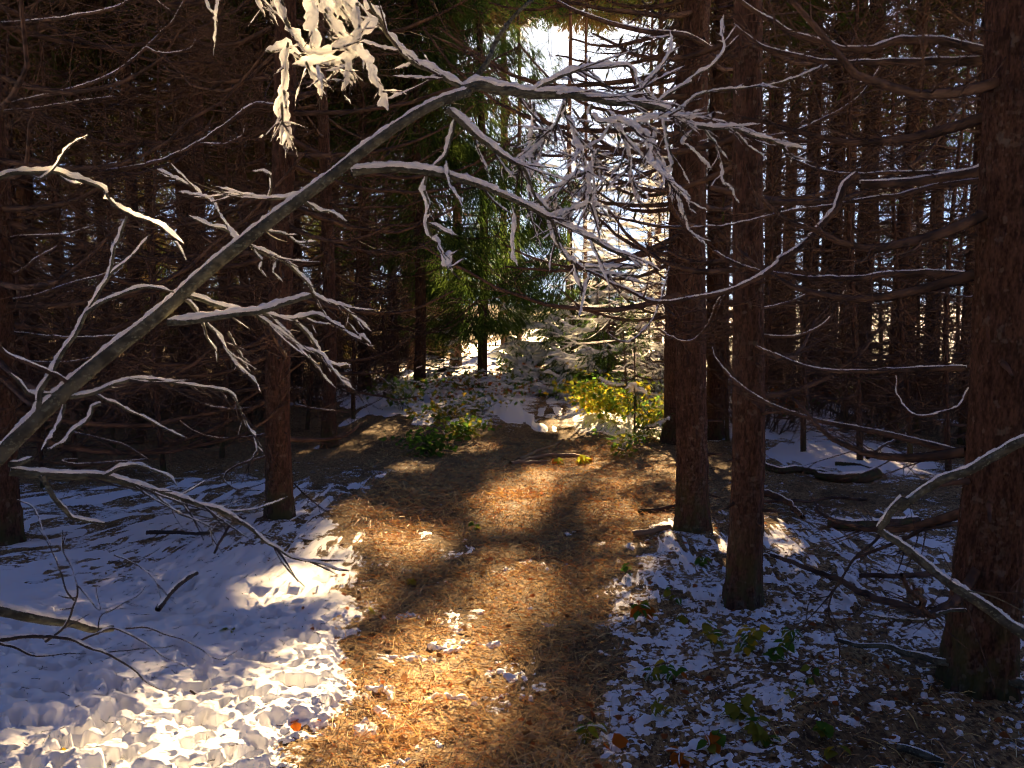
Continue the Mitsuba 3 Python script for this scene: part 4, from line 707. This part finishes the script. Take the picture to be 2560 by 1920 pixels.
# long limbs of the thick trunk on the right, and of its neighbours
big = 'spruce_tree'
B = lambda *a, **k: bough(big, *a, **{**dict(mat='mat_twig', twigs=12, tl=.45, sub=2, sag=-.05), **k})
B('3:2010,325 1800,272 1650,242 1450,252 1300,292 1100,302 950,252 800,212 700,152 600,100 500,30 440,-20', 3.85, 3.7, .02, .007, .009)
B('3:1990,372 1700,378 1400,382 1200,387 1000,382 850,352 650,305 560,262 420,150', 3.85, 4.1, .02, .006, .007)
B('3:2000,1030 1850,1072 1700,1095 1500,1122 1350,1132 1200,1135', 3.85, 3.75, .022, .016, .01, twigs=8)
B('3:1190,1075 1120,1130 1080,1230 1060,1280 1000,1345 850,1510 700,1600 6:750,50 620,160 500,222 370,272 150,312 0,332 5:1950,322 1830,270 1720,220 1600,150 1480,80', 3.75, 3.6, .016, .004, .011, twigs=10, label='broken limb curving down, snow on top')
B('3:1950,1060 1700,1060 1400,1062 1150,1072 950,1042 850,1002 750,962', 3.9, 4.3, .012, .004, .004)
B('3:1940,1112 1700,1142 1450,1202 1200,1232 1000,1272 800,1292 600,1342 400,1382 150,1402', 3.9, 4.5, .014, .004, .006)
B('6:1920,182 1700,156 1500,156 1350,172 1150,186 900,186 750,172 600,150 450,100 300,20', 3.85, 4.4, .02, .006, .006)
B('6:1860,742 1650,742 1400,752 1200,762 1000,752 850,722 700,662 560,602', 3.9, 4.6, .014, .006, .005)
B('6:1820,1262 1600,1202 1400,1152 1200,1112 950,1062 700,982 550,902 430,812 330,692 300,602', 3.95, 4.6, .018, .004, .004)
B('6:2212,560 2100,690 1900,840 1815,970 1700,1012 1580,1037 1500,1002 1440,902 1430,780', 3.6, 3.9, .009, .004, .006, twigs=6)
B('9:1830,160 1780,162 1600,190 1500,240 1300,322 1170,372', 3.9, 3.6, .012, .006, 0, twigs=5)
B('6:2212,210 2000,270 1850,300 1700,280', 3.7, 3.9, .004, .002, .002, twigs=4)
B('3:2170,0 2160,200 2100,350 2000,500', 3.6, 3.6, .004, .002, 0, twigs=3)
B('9:2050,210 2100,300 2130,450 2160,600', 3.5, 3.5, .009, .005, 0, twigs=3)
b2 = 'spruce_tree_002'
B = lambda *a, **k: bough(b2, *a, **{**dict(mat='mat_twig', twigs=10, tl=.5, sub=2, sag=-.05), **k})
B('3:330,330 150,225 -60,200 2:1900,190 1700,140 1500,70 1400,20 1320,-30', 6.2, 5.2, .022, .009, .012, label='long straight bough with snow, crossing the top')
B('2:2190,230 2000,200 1800,160', 6.2, 5.8, .015, .006, .01)
B('2:2130,920 1900,940 1750,930 1600,940', 6.2, 5.8, .012, .004, .006)
B('2:2150,1400 2000,1390 1800,1350 1600,1300 1450,1230', 6.2, 5.6, .012, .004, .006)
B('6:310,480 330,380 370,290', 5.2, 4.4, .006, .004, .004)
B('6:-30,500 60,555 150,575 220,535 280,450 320,350 350,300', 5.6, 4.3, .007, .004, .007, label='hooked bough')
B('5:2080,100 1980,420 1850,560 1780,575 1700,530 1690,480', 6.0, 5.4, .009, .003, .008, label='hooked snowy twig')
b1 = 'spruce_tree_001'
B = lambda *a, **k: bough(b1, *a, **{**dict(mat='mat_twig', twigs=8, tl=.4, sub=2, sag=-.05), **k})
B('6:580,530 700,547 850,532 1000,452 1100,292 1130,202', 4.75, 4.2, .008, .004, .005)
B('6:570,380 700,350 820,310 900,270', 4.75, 5.2, .008, .004, .003)
B('3:590,850 800,810 1000,720 1180,610 1300,450 1330,400', 4.75, 4.4, .011, .004, .003)
bb = 'spruce_tree_008'
B = lambda *a, **k: bough(bb, *a, **{**dict(mat='mat_twig', twigs=8, tl=.6, sub=2, sag=-.05), **k})
# traced limbs of the trunk at the left edge
b5 = 'spruce_tree_005'
B = lambda *a, **k: bough(b5, *a, **{**dict(mat='mat_twig', twigs=12, tl=.55, sub=2, sag=-.05), **k})
B('1:0,662 210,606 400,562 560,512 700,452 800,382 900,292 1000,192 1070,122 1100,62 1150,-20', 5.9, 5.0, .016, .005, .009)
B('1:0,692 200,672 400,637 560,612 700,592', 5.9, 5.6, .013, .005, .006)
B('1:0,1100 200,1080 400,1062 700,1047 900,1012 1050,962 1230,872 1330,802 1440,722 1540,652 1600,637 1700,642', 5.9, 4.9, .017, .004, .011)
B('1:0,152 300,122 560,82 700,50 820,-10', 5.9, 5.2, .014, .006, .01)
B('1:940,-10 1030,60 1080,112', 5.0, 5.05, .007, .005, .009)
B('1:1230,880 1320,885 1400,880 1490,830 1510,760', 5.1, 5.0, .005, .003, .006)
B('1:890,290 1000,325 1100,320 1180,290 1200,230', 5.1, 5.0, .005, .003, .006)
B('1:0,1475 200,1452 400,1442 600,1382', 5.9, 5.5, .014, .005, .007)
B('4:0,180 100,160 230,60 350,-10', 5.9, 5.3, .012, .005, .005)
B('4:60,325 200,300 450,215 650,160 800,60', 5.9, 5.0, .013, .005, .006)
B('4:70,522 250,540 450,550 650,545 800,520', 5.9, 5.2, .012, .005, .006)
B('4:150,190 200,300 260,440 320,520', 5.7, 5.6, .007, .004, 0, twigs=4)
B('4:130,700 350,705 500,690 650,640', 5.9, 5.3, .01, .004, .004)
b4 = 'spruce_tree_004'
B = lambda *a, **k: bough(b4, *a, **{**dict(mat='mat_twig', twigs=7, tl=.4, sub=1, sag=-.05), **k})
B('4:1690,965 1500,990 1350,985 1250,960', 6.8, 6.2, .012, .004, .006)
B('4:1815,965 1950,990 2060,1000', 6.8, 6.5, .01, .003, .005)
B('4:1670,1140 1500,1165 1350,1170 1200,1130 1100,1060', 6.8, 6.2, .011, .004, .004)
B('4:1655,1275 1500,1320 1410,1360 1375,1420 1450,1480 1600,1490', 6.8, 6.2, .009, .003, .003)
B('4:1780,1420 1900,1540 2020,1630', 6.8, 6.6, .007, .003, 0)
B('4:1790,700 1760,760 1700,680 1690,600', 6.8, 6.7, .01, .003, .01, twigs=3)
B('4:480,1300 380,1310 450,1330 600,1325 780,1310 900,1300', 6.2, 6.0, .012, .006, .006, twigs=3)
B('4:430,1130 600,1170 740,1200 850,1260 910,1300', 6.2, 6.0, .008, .006, .002, twigs=3)

# ------------------------------------------------------------------ roots over the path, fallen sticks and logs
def lying(name, txt, r0, r1, label, cat, mat, snow=0, lift=.6, group=None, jit=.0):
    k = key_of(name); tag(k, label, cat, group); px = path_of(txt); G = np.array([hit(a, b) for a, b in px]); C = catmull(G, len(px) * 7); K = len(C); r = np.linspace(r0, r1, K)
    C[:, 2] = height(C[:, 0], C[:, 1]) + r * lift + .012; C[:, 2] += jit * np.sin(np.linspace(0, 3.1, K)); s = len(used)
    C = C + (nz(C * 9, s, 2) - .5)[:, None] * .03; r = r * (1 + .3 * (nz(C * 14, s + 1, 2) - .5))
    put(k + '__wood', tubes(C[None], r[None], 10), mat, True)
    if snow: put(k + '__snow', snow_on(C, r, snow, rng_of(s, 2), .35, s), 'mat_snow_branch', True)
lying('tree_root', '5:1130,1330 1300,1290 1450,1285 1580,1300', .032, .018, 'bare root crossing the path, middle one of three', 'root', 'mat_root', lift=.35)
lying('tree_root', '5:1100,1335 1230,1330 1340,1318', .03, .015, 'short bare root across the path, closest of the three', 'root', 'mat_root', lift=.35)
lying('tree_root', '5:1150,1315 1260,1260 1360,1225 1420,1190', .03, .015, 'bare root running up along the path, branching from the others', 'root', 'mat_root', lift=.35)
lying('tree_root', '8:1850,245 1950,225 2080,190', .03, .02, 'bare root spreading from the trunk at the path edge', 'root', 'mat_root', lift=.35)
lying('tree_root', '8:1880,100 2000,90 2110,75', .03, .03, 'thin root at the foot of the trunk at the path edge', 'root', 'mat_bark', lift=.1)
lying('fallen_stick', '9:660,392 800,462 1000,552 1100,602 1250,682 1500,772 1660,812', .012, .022, 'reddish bare stick lying slantwise on patchy snow', 'stick', 'mat_twig', lift=3, jit=.02)
lying('fallen_stick', '9:1050,912 1200,972 1350,1012 1500,1072 1650,1132 1850,1172 2050,1222 2230,1245', .009, .02, 'long pale stick lying in front of the thick trunk foot', 'stick', 'mat_beech', .004, lift=2, jit=.05)
lying('fallen_stick', '9:1430,1572 1560,1612 1720,1665', .012, .016, 'pale stick in the bottom edge of the view', 'stick', 'mat_beech', .004, lift=1)
lying('fallen_stick', '9:1200,512 1400,522 1660,512', .014, .018, 'straight brown stick lying crosswise by the forked bough', 'stick', 'mat_twig', lift=2)
lying('fallen_stick', '6:580,1330 700,1385 850,1382 950,1400 1100,1432', .035, .03, 'dark fallen branch with snow along it, behind the slim straight trunk', 'branch', 'mat_bark', .012)
lying('fallen_log', '6:930,1412 1050,1436 1180,1440 1310,1418', .03, .06, 'short thick dark log on the snow mound', 'log', 'mat_bark', .02)
lying('fallen_stick', '9:585,15 700,50 780,90 850,160', .03, .02, 'bent brown stick poking out beside the slim straight trunk', 'stick', 'mat_twig', .006, lift=2)
lying('fallen_stick', '9:590,65 800,65 1000,45 1250,48', .014, .01, 'thin straight stick lying level over the snow', 'stick', 'mat_twig', lift=4)
lying('fallen_log', '9:1000,185 1150,200 1300,195 1560,170', .04, .035, 'snow topped log lying level in front of the mound', 'log', 'mat_bark', .016)
lying('fallen_stick', '6:1050,1340 1200,1350 1300,1375', .02, .012, 'small stick sunk in the snow mound', 'stick', 'mat_bark', .006)
lying('fallen_stick', '6:1250,1330 1330,1260 1420,1205', .02, .015, 'snowy stick standing up at a slant on the mound', 'stick', 'mat_twig', .01, lift=3)
lying('fallen_stick', '7:970,775 1020,720 1080,660 1150,590 1205,530', .016, .012, 'snow covered stick leaning out of the deep snow', 'stick', 'mat_dark_twig', .018, lift=4, jit=.03)
lying('fallen_stick', '7:1310,395 1400,310 1460,240 1500,170', .008, .006, 'thin reddish stick standing slanted in the snow', 'stick', 'mat_twig', lift=5, jit=.1)
lying('fallen_stick', '7:1180,1230 1280,1280 1370,1345', .006, .003, 'thin twig half sunk in the snow slope', 'stick', 'mat_dark_twig', .006, lift=4)
lying('fallen_stick', '7:900,260 1050,255 1280,260', .014, .01, 'bent dark stick on the dusted slope', 'stick', 'mat_dark_twig', lift=3)

# ------------------------------------------------------------------ dead leaves lying about
def leaf_litter(n, box, seed, bs, key):
    g = np.random.default_rng(seed); ms = []
    for i in range(n):
        x, y = g.uniform(box[0], box[1]), box[2] + (box[3] - box[2]) * g.random() ** 1.5; a = g.uniform(0, 6.28); d = unit(np.array([math.cos(a), math.sin(a), g.uniform(0, .5)])); nn = unit(g.normal(0, .4, 3) + [0, 0, 1]); nn = unit(nn - (nn @ d) * d); L = g.uniform(.018, .045)
        ms.append(leaf_mesh(np.array([x, y, float(height(x, y)) + g.uniform(.006, .03)]), d, nn, L, L * g.uniform(.5, .9)))
    put(key, join(ms), bs)
LEAF_LITTER = (('leaf_litter__001', 'mat_leaf_brown'), ('leaf_litter__002', 'mat_leaf_tan'), ('leaf_litter__003', 'mat_leaf_rust'))
# ------------------------------------------------------------------ leafy plants
def leaf_mesh(p, d, n, L, W):
    """one folded, slightly drooping leaf of 8 faces."""
    s = unit(np.cross(d, n)); t = np.array([0, .28, .62, 1.0]); w = np.array([0.08, .5, .42, .02]) * W; z = -np.array([0, .02, .1, .3]) * L
    mid = p + d * (t * L)[:, None] + n * z[:, None]
    V = np.vstack([mid, mid + s * w[:, None] + n * .18 * w[:, None], mid - s * w[:, None] + n * .18 * w[:, None]]); F = []
    for i in range(3): F += [[i, i + 1, 5 + i], [i, 5 + i, 4 + i], [i, 8 + i, 9 + i], [i, 9 + i, 1 + i]]
    return V, np.array(F)
def plant(px, py, cols, n, h, label, seed, size=(.03, .05), snow=.5, name='bramble', tall=False):
    b = hit(px, py); g = rng_of(seed, 11); k = key_of(name); tag(k, label, 'plant'); st, sn = [], []
    lv = {}
    n = n if n < 4 else int(n * 1.6); m = max(1, n // 5)
    for i in range(m):
        a = g.uniform(0, 2 * np.pi); out = h * g.uniform(.1, .7); C = catmull([b + [g.normal(0, .02), g.normal(0, .02), -.01], b + [math.cos(a) * out * .4, math.sin(a) * out * .4, h * .6], b + [math.cos(a) * out, math.sin(a) * out, h * g.uniform(.55, 1)]], 9); st.append(C)
    part(k, 'stem', tubes(np.array(st), .0016 * (1 - .5 * np.linspace(0, 1, 9))[None] * np.ones((m, 1)), 4), 'mat_twig', True)
    for i in range(n):
        C = st[i % m]; j = int(g.integers(3, 9)); p = C[j]; a = g.uniform(0, 2 * np.pi); d = unit(np.array([math.cos(a), math.sin(a), g.uniform(-.9, .25)])); nn = unit(np.array([g.normal(0, .4), g.normal(-.2, .4), 1.0])); nn = unit(nn - (nn @ d) * d)
        L = g.uniform(*size) * 1.05; me = leaf_mesh(p + d * .008, d, nn, L, L * g.uniform(.75, 1.0)); c = cols[int(g.integers(len(cols)))]
        part(k, 'leaf', me, 'mat_leaf_' + c, True)
        if g.random() < snow: q = me[0][:4]; sn.append(snow_on(q + nn * .001, np.full(4, .001), .3 * L, g, 0, seed + i))
    if sn: part(k, 'snow', join(sn), 'mat_snow_branch', True, kind='stuff')
for i_, (k_, b_) in enumerate(LEAF_LITTER): leaf_litter(420, (-1.2, 2.4, 2.4, 8.5), 300 + i_, b_, k_)
tag('leaf_litter', 'curled dead leaves strewn over path and snow', 'leaves', kind='stuff')
GO, YO = ('green', 'green', 'olive'), ('olive', 'yellow', 'olive')
plant(1440, 1440, ('yellow',), 1, .1, 'single upright yellow leaf on a thin stalk in the snow', 101, (.055, .06), 0)
plant(1375, 1565, ('orange',), 2, .06, 'small upright orange leaf pair beside snow tufts', 102, (.04, .05), 0)
plant(1325, 1625, ('orange', 'orange'), 2, .05, 'bright rust red leaf standing at the path edge', 103, (.055, .065), 0)
plant(1470, 1650, ('orange', 'yellow'), 4, .05, 'orange and yellow leaf cluster in the bottom edge', 104, (.045, .06), .2)
plant(1270, 1590, ('lime', 'green', 'olive'), 8, .07, 'green tuft with snow caps at the bottom of the path edge', 105, (.04, .06), .6)
plant(1395, 1350, ('green', 'green', 'olive', 'orange'), 11, .16, 'leafy green bramble by the path, with one orange leaf', 106, (.04, .055), .15)
plant(1355, 1255, GO, 6, .14, 'small upright green sprig at the path edge', 107, (.03, .045), .1)
plant(1465, 1300, GO, 4, .09, 'green leaves between the path and the slim straight trunk', 108, (.04, .055), .2)
plant(1470, 1345, YO, 4, .08, 'olive leaves with brown ones just below the slim trunk', 109, (.04, .05), .2)
plant(1460, 1470, ('orange', 'green', 'olive'), 7, .1, 'mixed orange and green bramble with a snow cap', 110, (.035, .05), .5)
plant(1400, 1470, GO, 5, .08, 'dark green bramble under a lump of snow', 111, (.04, .055), .8)
plant(1545, 1400, ('olive', 'olive', 'yellow', 'green'), 12, .13, 'olive bramble patch below the slim trunk foot', 112, (.04, .055), .3)
plant(1610, 1415, ('green', 'olive', 'yellow'), 12, .15, 'tall olive and yellow bramble in the middle of the patchy snow', 113, (.04, .055), .2)
plant(1670, 1430, GO, 9, .12, 'green bramble next to the tall olive one', 114, (.04, .055), .3)
plant(1700, 1395, ('green', 'olive'), 6, .14, 'slender green bramble with a snowy leaf', 115, (.035, .05), .4)
plant(1590, 1560, ('olive', 'olive', 'green'), 12, .12, 'broad leaved olive bramble towards the bottom edge', 116, (.045, .06), .3)
plant(1640, 1600, ('green', 'olive'), 9, .1, 'green bramble at the bottom, by the broad leaved olive one', 117, (.045, .06), .3)
plant(1540, 1625, ('orange', 'olive', 'green'), 8, .08, 'brown speckled bramble in the bottom edge', 118, (.04, .055), .2)
plant(1785, 1600, ('green', 'olive'), 7, .09, 'lone green sprig near the pale stick', 119, (.04, .05), .1)
plant(1810, 1635, ('yellow', 'olive'), 3, .08, 'drooping yellow olive leaf by the lone sprig', 120, (.045, .055), 0)
plant(1760, 1480, GO, 4, .09, 'two dark green leaves on bare litter', 121, (.035, .045), .1)
plant(1710, 1510, YO, 3, .1, 'pale olive leaf on a stalk in the litter', 122, (.035, .045), .1)
plant(1440, 1560, YO, 6, .09, 'olive leaves by the orange pair', 123, (.04, .05), .5)
plant(1510, 1220, GO, 5, .08, 'dark green leaves at the foot of the trunk pair', 124, (.04, .05), .2)
plant(1265, 1000, ('orange', 'yellow', 'lime'), 9, .1, 'orange and green grassy tuft by the roots', 125, (.08, .13), 0)
plant(1205, 1003, ('orange', 'lime'), 8, .08, 'little orange tuft on the path beyond the roots', 126, (.06, .1), 0)
plant(130, 1650, ('orange', 'yellow', 'olive'), 6, .05, 'orange brown dead leaves poking from snow at the bottom left', 127, (.05, .07), .4)
plant(510, 1375, ('green', 'olive'), 4, .07, 'green leaf under a heap of snow in the deep drift', 128, (.04, .05), .9)
plant(1030, 1145, ('green', 'lime'), 4, .06, 'tiny green sprig at the snow edge of the path', 129, (.04, .06), 0)
plant(808, 1325, ('green', 'lime'), 3, .04, 'tiny green leaf on the bright snow edge', 130, (.03, .04), 0)
plant(645, 1568, ('orange', 'orange'), 2, .04, 'rust leaf in a hollow of the bright snow lumps', 131, (.04, .05), 0)
plant(890, 1265, ('lime', 'yellow'), 9, .05, 'yellow green moss like tuft on the needle path', 132, (.02, .04), 0)
plant(1880, 940, ('lime', 'yellow'), 5, .1, 'bright yellow green tuft where the sun strikes the mound', 133, (.06, .1), 0)
def bush(px, py, cols, n, h, w, label, seed, size, snow=0, name='leafy_shrub'):
    """a low shrub whose leaves are too small in the picture to tell apart."""
    b = hit(px, py); g = rng_of(seed, 19); k = key_of(name); tag(k, label, 'shrub'); st = []
    for i in range(14):
        a = g.uniform(0, 2 * np.pi); o = w * g.uniform(.2, 1); e = b + [math.cos(a) * o, math.sin(a) * o, h * g.uniform(.5, 1)]; st.append(catmull([b + g.normal(0, .05, 3) * [1, 1, 0], (b + e) / 2 + [0, 0, h * .25], e], 8))
    part(k, 'stem', tubes(np.array(st), .003 * (1 - .5 * np.linspace(0, 1, 8))[None] * np.ones((14, 1)), 4), 'mat_twig', True)
    for ci, c in enumerate(cols):
        ms = []
        for i in range(n // len(cols)):
            C = st[int(g.integers(14))]; p = C[int(g.integers(2, 8))] + g.normal(0, .14 * w, 3) * [1, 1, .6]; p[2] = max(p[2], b[2] + .02); a = g.uniform(0, 2 * np.pi); d = unit(np.array([math.cos(a), math.sin(a), g.uniform(-.7, .3)])); nn = unit(g.normal(0, .5, 3) + [0, 0, 1]); nn = unit(nn - (nn @ d) * d); L = g.uniform(*size)
            ms.append(leaf_mesh(p, d, nn, L, L * .8))
        part(k, 'leaves', join(ms), 'mat_leaf_' + c, kind='stuff')
    if snow:
        sn = [snow_on(C[2:], np.full(6, .003), snow * g.uniform(.5, 1.2), g, .3, seed + i) for i, C in enumerate(st)]
        for i in range(int(26 * w / .5)):
            C = st[int(g.integers(14))]; p = C[int(g.integers(3, 8))] + g.normal(0, .12 * w, 3); a = g.uniform(0, 6.28); q = p + np.linspace(-.5, .5, 6)[:, None] * np.array([math.cos(a), math.sin(a), -.2]) * g.uniform(.06, .16); sn.append(snow_on(q, np.full(6, .003), snow * g.uniform(.5, 1.2), g, .2, seed + 40 + i))
        part(k, 'snow', join(sn), 'mat_snow_branch', True, kind='stuff')
bush(1330, 915, ('lime', 'yellow', 'lime', 'green'), 1000, .66, .85, 'bright yellow green shrub glowing in the sun by the path', 201, (.05, .085), .012)
bush(1395, 945, ('lime', 'yellow', 'green'), 320, .55, .45, 'yellow green shrub in front of the dark trunk', 202, (.05, .08), .006)
bush(1275, 900, ('yellow', 'lime'), 220, .4, .45, 'low yellow shrub with snow at the bend of the path', 203, (.05, .08), .03)
bush(1345, 985, ('green', 'olive'), 150, .3, .4, 'low green shrub at the shady side of the path edge', 204, (.04, .07), .01)
bush(1000, 945, ('green', 'olive'), 260, .24, .55, 'dark bramble shrub at the shady bend of the path', 205, (.05, .08), .01)
bush(925, 985, ('green',), 220, .3, .6, 'dark green shrub low beneath the shaded spruces', 206, (.05, .08), 0)
bush(960, 905, ('green', 'olive', 'yellow'), 240, .22, .8, 'snowy bramble shrub with yellow leaves before the clearing', 207, (.06, .09), .035)
bush(1035, 890, ('olive', 'green', 'yellow'), 200, .3, .7, 'low snow covered shrub beside the white stretch of path', 208, (.05, .08), .04)
bush(1010, 845, ('olive', 'orange'), 160, .35, 1.0, 'snow covered undergrowth at the foot of the green spruce', 209, (.06, .1), .05)
bush(1120, 835, ('olive', 'green'), 160, .3, 1.1, 'snow covered undergrowth under the loaded young spruce', 210, (.06, .1), .055)
bush(1190, 822, ('olive', 'orange'), 140, .35, 1.0, 'snowy undergrowth where the path vanishes', 211, (.06, .1), .055)
for q_, (px_, py_, w_) in enumerate(((960, 868, .6), (1075, 862, .6), (1130, 850, .7), (1050, 838, .8), (940, 842, .8), (1200, 842, .6))):
    bush(px_, py_, ('olive', 'green', 'orange'), 110, .2, w_, '%s snow buried tuft on the white bank, counted from the dark stand' % ('second fourth fifth third first sixth'.split()[q_]), 230 + q_, (.05, .08), .05, name='snowy_tuft')
bush(1300, 850, ('lime', 'yellow'), 220, .8, .8, 'taller snowy shrub catching the sun behind the yellow one', 212, (.05, .09), .04)
bush(1390, 850, ('lime', 'olive'), 200, .9, .8, 'frosted tangle of shrub twigs in full sun by the dark trunk', 213, (.05, .09), .04)
bush(1700, 905, ('orange', 'green'), 200, .5, .8, 'orange leaved shrub far behind the slim straight trunk', 214, (.06, .09), 0)
bush(1830, 890, ('green', 'olive'), 200, .9, .7, 'green shrub between the distant double trunk and the next one', 215, (.06, .09), .01)
bush(870, 890, ('green', 'olive'), 200, .6, .7, 'dim green shrub among the far dark trunks', 216, (.06, .09), .015)
